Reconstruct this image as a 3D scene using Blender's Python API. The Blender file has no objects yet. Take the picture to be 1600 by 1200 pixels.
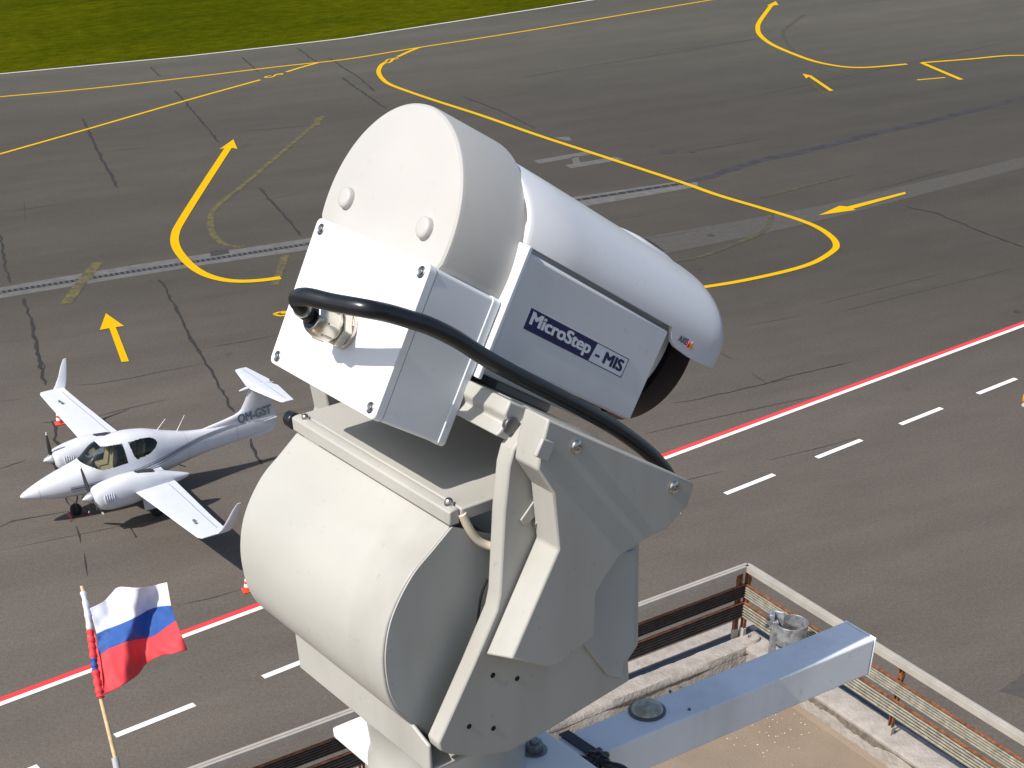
import bpy, bmesh, math, random
from mathutils import Vector, Matrix
random.seed(7)
S = bpy.context.scene
COL = S.collection
R = math.radians
# ------------------------------------------------------------------ camera (calibrated: lens + shift)
FPX, PITCH, ROLL, HC, CX, CY = 2097.6, .73656, .02454, 18.37383, 812.79, 1422.29   # in the pixels of the 1600x1200 photo
cp, sp, cr_, sr_ = math.cos(PITCH), math.sin(PITCH), math.cos(ROLL), math.sin(ROLL)
_r, _d, FWD = Vector((1, 0, 0)), Vector((0, -sp, -cp)), Vector((0, cp, -sp))
RIGHT = cr_*_r + sr_*_d
DOWN = -sr_*_r + cr_*_d
CAM = Vector((0, 0, HC))
cd = bpy.data.cameras.new('camera'); cam = bpy.data.objects.new('camera', cd); COL.objects.link(cam)
cam.matrix_world = Matrix.Translation(CAM) @ Matrix((RIGHT, -DOWN, -FWD)).transposed().to_4x4()
cd.sensor_width = 36; cd.lens = 36*FPX/1600
cd.shift_x = (800-CX)/1600; cd.shift_y = (CY-600)/1600
cd.clip_start = .05; cd.clip_end = 3000
S.camera = cam
S.render.resolution_x, S.render.resolution_y = 1024, 768
# ------------------------------------------------------------------ world, sun, exposure
AZ, EL = R(38.0), R(50.5)                       # the way the light travels, and its height
SUN = Vector((-math.cos(AZ)*math.cos(EL), -math.sin(AZ)*math.cos(EL), math.sin(EL)))
W = bpy.data.worlds.new('World'); S.world = W; W.use_nodes = True
nt = W.node_tree; sky = nt.nodes.new('ShaderNodeTexSky'); sky.sky_type = 'NISHITA'
sky.sun_disc = False; sky.sun_elevation = EL; sky.sun_rotation = math.atan2(SUN.x, SUN.y); sky.air_density = 1.0; sky.dust_density = 1.6
bg = nt.nodes['Background']; nt.links.new(sky.outputs[0], bg.inputs[0]); bg.inputs[1].default_value = .100
sl = bpy.data.lights.new('sun', 'SUN'); so = bpy.data.objects.new('sun', sl); COL.objects.link(so)
sl.energy = 3.8; sl.angle = R(.5); sl.color = (1, .955, .885)
so.rotation_euler = SUN.to_track_quat('Z', 'Y').to_euler(); so.location = (0, 0, 60)
S.view_settings.view_transform = 'Standard'; S.view_settings.look = 'None'; S.view_settings.exposure = .47
S.view_settings.gamma = 1
S.render.engine = 'CYCLES'

# ------------------------------------------------------------------ helpers
def ray(p): return (RIGHT*((p[0]-CX)/FPX) + DOWN*((p[1]-CY)/FPX) + FWD)
def ground(p, z=0.0):
    d = ray(p); t = (z-HC)/d.z; return CAM + d*t
class Fr:                                        # a local frame; its axes need not be right-handed
    def __init__(s, o, a, b, c): s.o, s.a, s.b, s.c = Vector(o), Vector(a), Vector(b), Vector(c)
    def __call__(s, x, y, z): return s.o + s.a*x + s.b*y + s.c*z
    def inv(s, P): P = Vector(P)-s.o; return Vector((P.dot(s.a), P.dot(s.b), P.dot(s.c)))
    def on(s, px, ax, v):                        # the point of this frame's plane (axis ax = v) seen at a pixel
        n = (s.a, s.b, s.c)[ax]; d = ray(px); t = (v-(CAM-s.o).dot(n))/d.dot(n); return CAM+d*t
WF = Fr((0, 0, 0), (1, 0, 0), (0, 1, 0), (0, 0, 1))
PAN, TILT = -.93408, .55061
sx = Vector((math.cos(PAN), math.sin(PAN), 0)); hx = Vector((-math.sin(PAN), math.cos(PAN), 0)); zx = Vector((0, 0, 1))
OC = Vector((-.0925, .8271, 18.1021))
ax_ = hx*math.cos(TILT)-zx*math.sin(TILT); ux = hx*math.sin(TILT)+zx*math.cos(TILT)
FC = Fr(OC, ax_, sx, ux)                         # camera housing: forward, side, up
FP = Fr(OC, hx, sx, zx)                          # pan head: forward, side, up
PX = 3.72374
FA = Fr((-14.50918, 37.92021, 0), (math.cos(PX), math.sin(PX), 0), (-math.sin(PX), math.cos(PX), 0), (0, 0, 1))  # aircraft

def tag(o, label=None, cat=None, group=None, kind=None):
    if label: o['label'] = label
    if cat: o['category'] = cat
    if group: o['group'] = group
    if kind: o['kind'] = kind
    return o
def thing(name, loc, label, cat, group=None):
    o = bpy.data.objects.new(name, None); COL.objects.link(o); o.location = loc; o.empty_display_size = .1
    return tag(o, label, cat, group)
def base_of(p):
    v = Vector((0, 0, 0))
    while p is not None: v = v + p.location; p = p.parent
    return v
def mesh_obj(name, vs, fs, m, parent=None, bevel=0, smooth=38, seg=2, recalc=True, mats=None, fm=None):
    me = bpy.data.meshes.new(name); off = base_of(parent)
    if parent is None and recalc and name not in ('apron',):
        pass
    bm = bmesh.new(); bv = [bm.verts.new(Vector(v)-off) for v in vs]
    for i, f in enumerate(fs):
        try:
            ff = bm.faces.new([bv[k] for k in f])
            if fm: ff.material_index = fm[i]
        except ValueError: pass
    if recalc: bmesh.ops.recalc_face_normals(bm, faces=bm.faces)
    bm.to_mesh(me); bm.free()
    for mm in (mats or [m]): me.materials.append(mm)
    if smooth:
        me.polygons.foreach_set('use_smooth', [True]*len(me.polygons)); me.set_sharp_from_angle(angle=R(smooth))
    o = bpy.data.objects.new(name, me); COL.objects.link(o)
    if parent is not None: o.parent = parent
    if bevel:
        b = o.modifiers.new('bevel', 'BEVEL'); b.width = bevel; b.segments = seg; b.limit_method = 'ANGLE'; b.angle_limit = R(35); b.harden_normals = False
    return o
class MB:
    def __init__(s): s.v, s.f, s.m = [], [], []
    def add(s, vs, fs, mi=0):
        n = len(s.v); s.v += [Vector(v) for v in vs]; s.f += [[k+n for k in f] for f in fs]; s.m += [mi]*len(fs)
    def prism(s, F, poly, ax, lo, hi, mi=0):     # poly in the two other axes, extruded along ax
        def P(q, w):
            c = [q[0], q[1]]; c.insert(ax, w); return F(*c)
        n = len(poly); vs = [P(q, lo) for q in poly]+[P(q, hi) for q in poly]
        s.add(vs, [list(range(n)), list(range(2*n-1, n-1, -1))]+[[i, (i+1) % n, (i+1) % n+n, i+n] for i in range(n)], mi)
    def box(s, F, x0, x1, y0, y1, z0, z1, mi=0): s.prism(F, [(x0, y0), (x1, y0), (x1, y1), (x0, y1)], 2, z0, z1, mi)
    def ring(s, rings, close=True, caps=True, mi=0):
        n = len(rings[0]); vs = [p for r in rings for p in r]; fs = []
        for i in range(len(rings)-1):
            for j in range(n if close else n-1):
                k = (j+1) % n; fs.append([i*n+j, i*n+k, (i+1)*n+k, (i+1)*n+j])
        if caps and close: fs += [list(range(n))[::-1], list(range((len(rings)-1)*n, len(rings)*n))]
        s.add(vs, fs, mi)
    def tube(s, pts, r, n=12, mi=0, caps=True):
        pts = [Vector(p) for p in pts]; rings = []; up = None
        for i, p in enumerate(pts):
            t = (pts[min(i+1, len(pts)-1)]-pts[max(i-1, 0)]).normalized()
            if up is None: up = t.orthogonal().normalized()
            up = (up - t*up.dot(t)).normalized(); b = t.cross(up)
            rr = r[i] if isinstance(r, (list, tuple)) else r
            rings.append([p+(up*math.cos(2*math.pi*k/n)+b*math.sin(2*math.pi*k/n))*rr for k in range(n)])
        s.ring(rings, True, caps, mi)
    def cyl(s, p, q, r, n=24, mi=0): s.tube([p, q], r, n, mi)
    def bar(s, p, q, w, h, up=zx, mi=0):         # rectangular bar from p to q
        p, q = Vector(p), Vector(q); t = (q-p).normalized(); sd = t.cross(up).normalized(); u = sd.cross(t)
        c = [sd*w/2+u*h/2, -sd*w/2+u*h/2, -sd*w/2-u*h/2, sd*w/2-u*h/2]
        s.ring([[p+k for k in c], [q+k for k in c]], True, True, mi)
    def build(s, name, m, parent=None, **k):
        if isinstance(m, (list, tuple)): return mesh_obj(name, s.v, s.f, None, parent, mats=m, fm=s.m, **k)
        return mesh_obj(name, s.v, s.f, m, parent, **k)
def crom(pts, n=6, closed=False):
    P = [Vector(p) for p in pts]; out = []; N = len(P)
    for i in range(N if closed else N-1):
        if closed: a, b, c, d = P[i-1], P[i], P[(i+1) % N], P[(i+2) % N]
        else: a, b, c, d = P[max(i-1, 0)], P[i], P[i+1], P[min(i+2, N-1)]
        for k in range(n):
            t = k/n; out.append(.5*((2*b)+(c-a)*t+(2*a-5*b+4*c-d)*t*t+(3*b-a-3*c+d)*t**3))
    if not closed: out.append(P[-1])
    return out
def lerp(a, b, t): return a+(b-a)*t
def interp(x, tab):                              # smooth (Hermite) interpolation in a table sorted either way
    if tab[0][0] > tab[-1][0]: tab = tab[::-1]
    if x <= tab[0][0]: return tab[0][1:]
    if x >= tab[-1][0]: return tab[-1][1:]
    for i, (p, q) in enumerate(zip(tab, tab[1:])):
        if x <= q[0]:
            a = tab[i-1] if i > 0 else p; b = tab[i+2] if i+2 < len(tab) else q; h = q[0]-p[0]; t = (x-p[0])/h; out = []
            for k in range(1, len(p)):
                d = (q[k]-p[k])/h; d0 = (p[k]-a[k])/(p[0]-a[0]) if i > 0 else d; d1 = (b[k]-q[k])/(b[0]-q[0]) if i+2 < len(tab) else d
                m0 = 0 if d0*d <= 0 else 2*d0*d/(d0+d); m1 = 0 if d1*d <= 0 else 2*d1*d/(d1+d)
                t2, t3 = t*t, t*t*t; out.append((2*t3-3*t2+1)*p[k]+(t3-2*t2+t)*h*m0+(3*t2-2*t3)*q[k]+(t3-t2)*h*m1)
            return tuple(out)

# ------------------------------------------------------------------ materials
def mat(name, col, rough=.5, metal=0, var=.06, scale=6, bump=0, bscale=60, spec=.5, coat=0, stretch=None, col2=None, thr=None, dirt=0):
    m = bpy.data.materials.new(name); m.use_nodes = True; t = m.node_tree; N, L = t.nodes, t.links
    b = N['Principled BSDF']; b.inputs['Roughness'].default_value = rough; b.inputs['Metallic'].default_value = metal
    b.inputs['Specular IOR Level'].default_value = spec; b.inputs['Coat Weight'].default_value = coat
    g = N.new('ShaderNodeNewGeometry'); mp = N.new('ShaderNodeMapping'); L.new(g.outputs['Position'], mp.inputs[0])
    if stretch: mp.inputs['Scale'].default_value = stretch[:3]; mp.inputs['Rotation'].default_value = (0, 0, stretch[3])
    n = N.new('ShaderNodeTexNoise'); n.inputs['Scale'].default_value = scale; n.inputs['Detail'].default_value = 6; n.inputs['Roughness'].default_value = .6
    L.new(mp.outputs[0], n.inputs['Vector'])
    r = N.new('ShaderNodeValToRGB'); c = col; c2 = col2 or tuple(x*(1-var*2.2) for x in c)
    r.color_ramp.elements[0].color = (*c2, 1); r.color_ramp.elements[1].color = (*(c if col2 else tuple(min(1, x*(1+var)) for x in c)), 1)
    r.color_ramp.elements[0].position, r.color_ramp.elements[1].position = thr or (.32, .68)
    L.new(n.outputs[0], r.inputs[0]); src = r.outputs[0]
    if dirt:                                     # small specks and soft vertical runs of grime
        for sc, st_, p0, p1, k in ((150, (1, 1, 1), .66, .74, .55), (14, (1, 1, .16), .52, .80, .8)):
            m2 = N.new('ShaderNodeMapping'); m2.inputs['Scale'].default_value = st_; L.new(g.outputs['Position'], m2.inputs[0])
            n3 = N.new('ShaderNodeTexNoise'); n3.inputs['Scale'].default_value = sc; n3.inputs['Detail'].default_value = 5; L.new(m2.outputs[0], n3.inputs['Vector'])
            r3 = N.new('ShaderNodeValToRGB'); r3.color_ramp.elements[0].position = p0; r3.color_ramp.elements[1].position = p1
            r3.color_ramp.elements[0].color = (1, 1, 1, 1); v_ = 1-dirt*k; r3.color_ramp.elements[1].color = (v_, v_*.985, v_*.95, 1); L.new(n3.outputs[0], r3.inputs[0])
            x = N.new('ShaderNodeMix'); x.data_type = 'RGBA'; x.blend_type = 'MULTIPLY'; x.inputs[0].default_value = 1; L.new(src, x.inputs[6]); L.new(r3.outputs[0], x.inputs[7]); src = x.outputs[2]
    L.new(src, b.inputs['Base Color'])
    mr = N.new('ShaderNodeMapRange'); mr.inputs[3].default_value = max(.02, rough-.08); mr.inputs[4].default_value = min(1, rough+.1)
    L.new(n.outputs[0], mr.inputs[0]); L.new(mr.outputs[0], b.inputs['Roughness'])
    if bump:
        n2 = N.new('ShaderNodeTexNoise'); n2.inputs['Scale'].default_value = bscale; n2.inputs['Detail'].default_value = 5
        L.new(g.outputs['Position'], n2.inputs['Vector'])
        bp = N.new('ShaderNodeBump'); bp.inputs['Strength'].default_value = bump; bp.inputs['Distance'].default_value = .5/bscale
        L.new(n2.outputs[0], bp.inputs['Height']); L.new(bp.outputs[0], b.inputs['Normal'])
    return m
def asphalt_mat():
    m = bpy.data.materials.new('asphalt'); m.use_nodes = True; t = m.node_tree; N, L = t.nodes, t.links
    b = N['Principled BSDF']; b.inputs['Roughness'].default_value = .9; b.inputs['Specular IOR Level'].default_value = .25
    g = N.new('ShaderNodeNewGeometry')
    def noise(scale, det, st=(1, 1, 1), rot=0, ro=.6):
        mp = N.new('ShaderNodeMapping'); mp.vector_type = 'TEXTURE'; mp.inputs['Rotation'].default_value = (0, 0, rot); mp.inputs['Scale'].default_value = st
        L.new(g.outputs['Position'], mp.inputs[0]); n = N.new('ShaderNodeTexNoise'); n.inputs['Scale'].default_value = scale
        n.inputs['Detail'].default_value = det; n.inputs['Roughness'].default_value = ro; L.new(mp.outputs[0], n.inputs['Vector']); return n.outputs[0]
    def ramp(i, p0, c0, p1, c1):
        r = N.new('ShaderNodeValToRGB'); r.color_ramp.elements[0].position = p0; r.color_ramp.elements[1].position = p1
        r.color_ramp.elements[0].color = (c0, c0, c0, 1) if isinstance(c0, float) else (*c0, 1)
        r.color_ramp.elements[1].color = (c1, c1, c1, 1) if isinstance(c1, float) else (*c1, 1)
        L.new(i, r.inputs[0]); return r.outputs[0]
    def mul(a, c, f=1.):
        x = N.new('ShaderNodeMix'); x.data_type = 'RGBA'; x.blend_type = 'MULTIPLY'; x.inputs[0].default_value = f
        L.new(a, x.inputs[6]); L.new(c, x.inputs[7]); return x.outputs[2]
    base = ramp(noise(.035, 4, (3, 1, 1), R(24.6)), .35, (.103, .088, .0725), .65, (.123, .1035, .0855))
    lanes = ramp(noise(.22, 3, (14, 1, 1), R(24.6)), .3, .86, .7, 1.08)
    # tone by distance: brown near the building, darkest midway, paler beyond
    sep = N.new('ShaderNodeSeparateXYZ'); L.new(g.outputs['Position'], sep.inputs[0])
    def along(k, lo, hi, stops):
        q = N.new('ShaderNodeMapRange'); q.inputs[1].default_value = lo; q.inputs[2].default_value = hi; L.new(sep.outputs[k], q.inputs[0])
        rr = N.new('ShaderNodeValToRGB'); el = rr.color_ramp.elements
        for e_ in range(len(stops)-2): el.new(.5)
        for e_, (p_, c_) in zip(el, stops): e_.position = (p_-lo)/(hi-lo); e_.color = (*c_, 1)
        L.new(q.outputs[0], rr.inputs[0]); return rr.outputs[0]
    base = mul(base, along(1, 20, 130, [(28, (.99, .985, 1.0)), (45, (.86, .87, .89)), (60, (.57, .59, .59)), (90, (.52, .55, .55)), (104, (.66, .71, .69)), (118, (.77, .83, .80))]))
    base = mul(base, along(0, -25, 10, [(-18, (1.13, 1.13, 1.12)), (6, (1., 1., 1.))]))  # lighter towards the left
    blot = ramp(noise(.55, 8, (2.2, 1, 1), R(24.6), .7), .3, .88, .72, 1.08)
    fine = ramp(noise(9, 6), .3, .86, .7, 1.12)
    grain = ramp(noise(30, 3), .30, .66, .72, 1.34)
    col = mul(mul(mul(mul(base, lanes), blot), fine), grain)
    spots = ramp(noise(.8, 2), .70, 1.0, .80, .72); col = mul(col, spots)
    v = N.new('ShaderNodeTexVoronoi'); v.inputs['Scale'].default_value = 9; L.new(g.outputs['Position'], v.inputs['Vector'])
    sp_ = ramp(v.outputs['Distance'], .035, 1.0, .06, 0.0)
    mx = N.new('ShaderNodeMix'); mx.data_type = 'RGBA'; L.new(sp_, mx.inputs[0]); L.new(col, mx.inputs[6]); mx.inputs[7].default_value = (.30, .28, .25, 1)
    L.new(mx.outputs[2], b.inputs['Base Color'])
    bp = N.new('ShaderNodeBump'); bp.inputs['Strength'].default_value = .35; bp.inputs['Distance'].default_value = .01
    L.new(noise(55, 3), bp.inputs['Height']); L.new(bp.outputs[0], b.inputs['Normal'])
    return m
def worn(name, col, under, amount, scale=3, rough=.7):      # paint with gaps of asphalt showing through: alpha holes
    m = bpy.data.materials.new(name); m.use_nodes = True; t = m.node_tree; N, L = t.nodes, t.links
    b = N['Principled BSDF']; b.inputs['Roughness'].default_value = rough; b.inputs['Specular IOR Level'].default_value = .08
    g = N.new('ShaderNodeNewGeometry')
    n = N.new('ShaderNodeTexNoise'); n.inputs['Scale'].default_value = scale; n.inputs['Detail'].default_value = 8; n.inputs['Roughness'].default_value = .75
    L.new(g.outputs['Position'], n.inputs['Vector'])
    r = N.new('ShaderNodeValToRGB'); r.color_ramp.elements[0].position = amount-.06; r.color_ramp.elements[1].position = amount+.06
    L.new(n.outputs[0], r.inputs[0])
    mx = N.new('ShaderNodeMix'); mx.data_type = 'RGBA'; L.new(r.outputs[0], mx.inputs[0]); mx.inputs[6].default_value = (*under, 1); mx.inputs[7].default_value = (*col, 1)
    L.new(mx.outputs[2], b.inputs['Base Color']); return m
M = {}
M['asphalt'] = asphalt_mat()
M['yellow'] = worn('yellow_paint', (.60, .355, .002), (.30, .21, .03), .31, 5, .9)
M['faded'] = worn('faded_yellow_paint', (.125, .110, .042), (.078, .070, .054), .5, 2.2, .95)
M['faint'] = worn('faint_yellow_paint', (.086, .079, .046), (.064, .059, .050), .52, 2, .95)
M['white_line'] = worn('white_paint', (.80, .78, .74), (.5, .48, .45), .30, 6)
M['red_line'] = worn('red_paint', (.62, .055, .06), (.40, .06, .06), .32, 5)
M['edge_line'] = worn('edge_line_paint', (.50, .48, .45), (.35, .34, .32), .4, 3)
M['oil'] = mat('oil_stain', (.040, .036, .033), .8, var=.15, scale=3)
M['crack'] = mat('crack_filler', (.022, .020, .019), .8, var=.3, scale=8)
M['joint'] = mat('joint_filler', (.040, .037, .034), .85, var=.3, scale=5)
M['stripe'] = mat('tar_strip', (.034, .031, .034), .8, var=.2, scale=1.2)
M['concrete_strip'] = mat('drain_concrete', (.118, .111, .104), .9, var=.12, scale=2, bump=.3, bscale=30)
M['patch'] = mat('patch_concrete', (.108, .102, .095), .9, var=.10, scale=2)
M['lightpatch'] = mat('light_asphalt', (.067, .061, .053), .9, var=.10, scale=4, bump=.3, bscale=40)
M['darkpatch'] = mat('dark_ground', (.070, .062, .058), .9, var=.12, scale=4, bump=.3, bscale=40)
M['grate'] = mat('drain_slots', (.015, .015, .016), .6)
M['iron'] = mat('grate_iron', (.12, .115, .11), .6, .4)
M['grass'] = None
M['white_plastic'] = mat('white_plastic', (.80, .81, .82), .42, dirt=0.1, var=.012, scale=20, bump=.03, bscale=500)
M['cap_plastic'] = mat('warm_white_plastic', (.445, .43, .405), .5, dirt=0.1, var=.015, scale=15, bump=.03, bscale=400)
M['housing'] = mat('white_painted_metal', (.66, .67, .68), .32, dirt=0.16, var=.012, scale=20, bump=.03, bscale=500)
M['shield'] = mat('sunshield_paint', (.60, .605, .63), .32, dirt=0.12, var=.012, scale=12, bump=.02, bscale=400)
M['beige'] = mat('beige_powder_coat', (.43, .42, .382), .45, dirt=0.28, var=.03, scale=9, bump=.06, bscale=700)
M['head_grey'] = mat('grey_powder_coat', (.43, .43, .405), .45, dirt=0.28, var=.035, scale=9, bump=.06, bscale=700)
M['steel'] = mat('stainless_steel', (.55, .53, .50), .25, 1, var=.08, scale=200)
M['dark_steel'] = mat('dark_steel', (.16, .16, .17), .4, .8)
M['nickel'] = mat('nickel_plated_brass', (.62, .58, .50), .3, 1, var=.06, scale=150)
M['black'] = mat('black_rubber', (.010, .011, .014), .30, var=.1, scale=60, spec=.5)
M['black_glass'] = mat('black_glass', (.004, .003, .008), .45, spec=.15)
M['hole'] = mat('dark_recess', (.006, .006, .006), .9)
M['navy'] = mat('navy_print', (.012, .016, .085), .5, var=.05, scale=80)
M['label_white'] = mat('label_white', (.72, .74, .76), .45, var=.01)
M['beam'] = mat('blue_grey_paint', (.80, .82, .84), .24, dirt=0.35, spec=1.0, var=.03, scale=14, bump=.03, bscale=300)
M['hose'] = mat('clear_hose', (.62, .55, .42), .25, var=.05)
M['aircraft'] = mat('aircraft_white', (.66, .665, .70), .18, var=.015, scale=3, coat=.4)
M['seam'] = mat('panel_seam', (.42, .43, .46), .4)
M['grey_stripe'] = mat('grey_stripe', (.20, .22, .26), .3)
M['reg'] = mat('registration_grey', (.15, .19, .21), .4)
M['alu'] = mat('polished_spinner', (.62, .62, .62), .28, .7)
M['blade'] = mat('propeller_black', (.03, .03, .032), .35)
M['tan'] = mat('tan_leather', (.50, .36, .20), .6)
M['cabin'] = mat('cabin_dark', (.03, .03, .032), .8)
M['tyre'] = mat('tyre_rubber', (.015, .015, .015), .7)
M['magenta'] = mat('magenta_chock', (.20, .012, .06), .5)
M['orange'] = mat('cone_orange', (.80, .07, .025), .45)
M['cone_white'] = mat('cone_white', (.78, .76, .74), .5)
M['amber'] = mat('amber_plastic', (.75, .30, .01), .35)
M['flag_white'] = mat('flag_white', (.60, .61, .67), .75, var=.02, scale=40, bump=.15, bscale=300)
M['flag_blue'] = mat('flag_blue', (.018, .08, .30), .7, var=.05, scale=40, bump=.15, bscale=300)
M['flag_red'] = mat('flag_red', (.66, .045, .055), .7, var=.05, scale=40, bump=.15, bscale=300)
M['wood'] = mat('pine_pole', (.58, .42, .22), .6, var=.12, scale=30)
M['pipe_grey'] = mat('grey_pipe', (.42, .43, .43), .5)
M['rail_paint'] = mat('aged_rail_paint', (.37, .34, .30), .65, var=.06, scale=9, bump=.3, bscale=150)
M['rust'] = mat('rusty_steel', (.29, .11, .038), .85, var=.3, scale=30, bump=.5, bscale=120, col2=(.085, .028, .016))
M['slat'] = mat('weathered_slat', (.34, .32, .255), .7, var=.18, scale=24, bump=.2, bscale=120)
M['dark_slat'] = mat('dark_slat', (.060, .048, .042), .75, var=.2, scale=24)  # darkened slat colour, the left railing's shade put in; also on the backing sheets
M['recess'] = mat('recess_grey', (.15, .16, .155), .7)
M['concrete'] = mat('parapet_concrete', (.36, .322, .288), .92, var=.10, scale=9, bump=.7, bscale=45, col2=(.25, .222, .196), thr=(.30, .60))
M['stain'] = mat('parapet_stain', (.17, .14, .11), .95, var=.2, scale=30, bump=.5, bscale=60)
M['flashing'] = mat('blue_grey_flashing', (.070, .085, .105), .55, var=.08, scale=12)
M['roofing'] = mat('roof_screed', (.25, .19, .138), .95, scale=2.6, bump=.5, bscale=70, col2=(.20, .155, .112), thr=(.3, .7))
M['render'] = mat('facade_render', (.45, .43, .40), .9, scale=3, var=.06)
M['zinc'] = mat('galvanised_steel', (.36, .38, .40), .42, .55, var=.22, scale=35)
M['pebble'] = mat('pale_chips', (.62, .52, .36), .9)
def canopy_mat():
    m = bpy.data.materials.new('canopy_glass'); m.use_nodes = True; t = m.node_tree; N, L = t.nodes, t.links
    N.remove(N['Principled BSDF']); tr = N.new('ShaderNodeBsdfTransparent'); tr.inputs[0].default_value = (.62, .70, .70, 1)
    gl = N.new('ShaderNodeBsdfGlossy'); gl.inputs['Roughness'].default_value = .04; fr = N.new('ShaderNodeFresnel'); fr.inputs[0].default_value = 1.5
    mx = N.new('ShaderNodeMixShader'); L.new(fr.outputs[0], mx.inputs[0]); L.new(tr.outputs[0], mx.inputs[1]); L.new(gl.outputs[0], mx.inputs[2])
    L.new(mx.outputs[0], N['Material Output'].inputs[0]); return m
M['canopy'] = canopy_mat()
def grass_mat():
    m = bpy.data.materials.new('grass'); m.use_nodes = True; t = m.node_tree; N, L = t.nodes, t.links
    b = N['Principled BSDF']; b.inputs['Roughness'].default_value = 1; b.inputs['Specular IOR Level'].default_value = 0
    g = N.new('ShaderNodeNewGeometry'); prev = None
    for sc, st, c0, c1 in ((.12, (3, 1, 1), (.036, .050, .0022), (.080, .088, .004)), (1.6, (2, 1, 1), (.55, .58, .5), (1.25, 1.2, 1.1)), (9, (1, 1, 1), (.6, .62, .5), (1.35, 1.3, 1.2))):
        mp = N.new('ShaderNodeMapping'); mp.vector_type = 'TEXTURE'; mp.inputs['Rotation'].default_value = (0, 0, R(28)); mp.inputs['Scale'].default_value = st
        L.new(g.outputs['Position'], mp.inputs[0]); n = N.new('ShaderNodeTexNoise'); n.inputs['Scale'].default_value = sc; n.inputs['Detail'].default_value = 7
        n.inputs['Roughness'].default_value = .7; L.new(mp.outputs[0], n.inputs['Vector']); r = N.new('ShaderNodeValToRGB')
        r.color_ramp.elements[0].position, r.color_ramp.elements[1].position = .3, .7
        r.color_ramp.elements[0].color = (*c0, 1); r.color_ramp.elements[1].color = (*c1, 1); L.new(n.outputs[0], r.inputs[0])
        if prev is None: prev = r.outputs[0]
        else:
            x = N.new('ShaderNodeMix'); x.data_type = 'RGBA'; x.blend_type = 'MULTIPLY'; x.inputs[0].default_value = 1; L.new(prev, x.inputs[6]); L.new(r.outputs[0], x.inputs[7]); prev = x.outputs[2]
    L.new(prev, b.inputs['Base Color']); return m
M['grass'] = grass_mat()
def text_mesh(name, body, m, parent, place, width, height, bold=0.0):
    """flat lettering; place(x, y, lift) maps the text's own 0..width / 0..height to world. bold = thickening in text units"""
    c = bpy.data.curves.new(name, 'FONT'); c.body = body; c.size = 1
    o = bpy.data.objects.new(name+'_src', c); COL.objects.link(o); bpy.context.view_layer.update()
    me = bpy.data.meshes.new_from_object(o.evaluated_get(bpy.context.evaluated_depsgraph_get()))
    COL.objects.unlink(o); bpy.data.objects.remove(o)
    vs = [v.co.copy() for v in me.vertices]; fs = [list(p.vertices) for p in me.polygons]
    x0, x1, y0, y1 = min(v.x for v in vs)-bold, max(v.x for v in vs)+bold, min(v.y for v in vs)-bold*.5, max(v.y for v in vs)+bold*.5
    V, Fc = [], []; lay = [(0, 0)] + ([(-1, .5), (1, .5), (-1, -.5), (1, -.5)] if bold else [])
    for k, (dx, dy) in enumerate(lay):
        n = len(V); V += [place((v.x+dx*bold-x0)/(x1-x0)*width, (v.y+dy*bold-y0)/(y1-y0)*height, k) for v in vs]; Fc += [[i+n for i in f] for f in fs]
    return mesh_obj(name, V, Fc, m, parent, smooth=0, recalc=False)

# ================================================================== SETTING: ground
LV = [0]
def sheet(name, polys, m, z, kind='structure', label=None, cat=None):
    mb = MB()
    for p in polys: mb.add([Vector((q[0], q[1], z+(q[2] if len(q) > 2 and not isinstance(q, tuple) else 0))) for q in p], [list(range(len(p)))])
    o = mb.build(name, m, None, smooth=0)
    for poly in o.data.polygons: pass
    me = o.data; bm = bmesh.new(); bm.from_mesh(me)
    for f in bm.faces:
        if f.normal.z < 0: f.normal_flip()
    bm.to_mesh(me); bm.free()
    return tag(o, label, cat, kind=kind)
def ribbon(pts, w, dens=0):                      # world polyline -> quads
    pts = [Vector((p[0], p[1], 0)) for p in pts]; L_, R_ = [], []
    for i, p in enumerate(pts):
        a = pts[max(i-1, 0)]; b = pts[min(i+1, len(pts)-1)]; t = (b-a).normalized(); n = Vector((-t.y, t.x, 0))
        ww = w[i] if isinstance(w, (list, tuple)) else w
        if 0 < i < len(pts)-1:
            t1 = (p-a).normalized(); t2 = (b-p).normalized(); c = max(.6, math.sqrt(max(0, (1+t1.dot(t2))/2))); ww = ww/c
        L_.append(p+n*ww/2); R_.append(p-n*ww/2)
    return [[L_[i], R_[i], R_[i+1], L_[i+1]] for i in range(len(pts)-1)]
def gp(px): return [ground(p) for p in px]
sheet('apron', [[(-400, -60), (500, -60), (500, 600), (-400, 600)]], M['asphalt'], 0)
# grass and its white edge line
edge = [(0, 116), (148, 102), (294, 88), (439, 72), (540, 60.3), (694, 36.6), (841, 14), (928, 0)]
eg = gp(edge); d0 = (eg[1]-eg[0]).normalized(); d1 = (eg[-1]-eg[-2]).normalized()
eg = [eg[0]-d0*250]+eg+[eg[-1]+d1*300]
nrm = Vector((-d1.y, d1.x, 0))
sheet('grass', [[eg[i], eg[i+1], eg[i+1]+nrm*400, eg[i]+nrm*400] for i in range(len(eg)-1)], M['grass'], .02, 'stuff', 'mown green grass beyond the far edge of the apron', 'grass')
sheet('edge_line', ribbon(eg, .28), M['edge_line'], .024)
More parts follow.
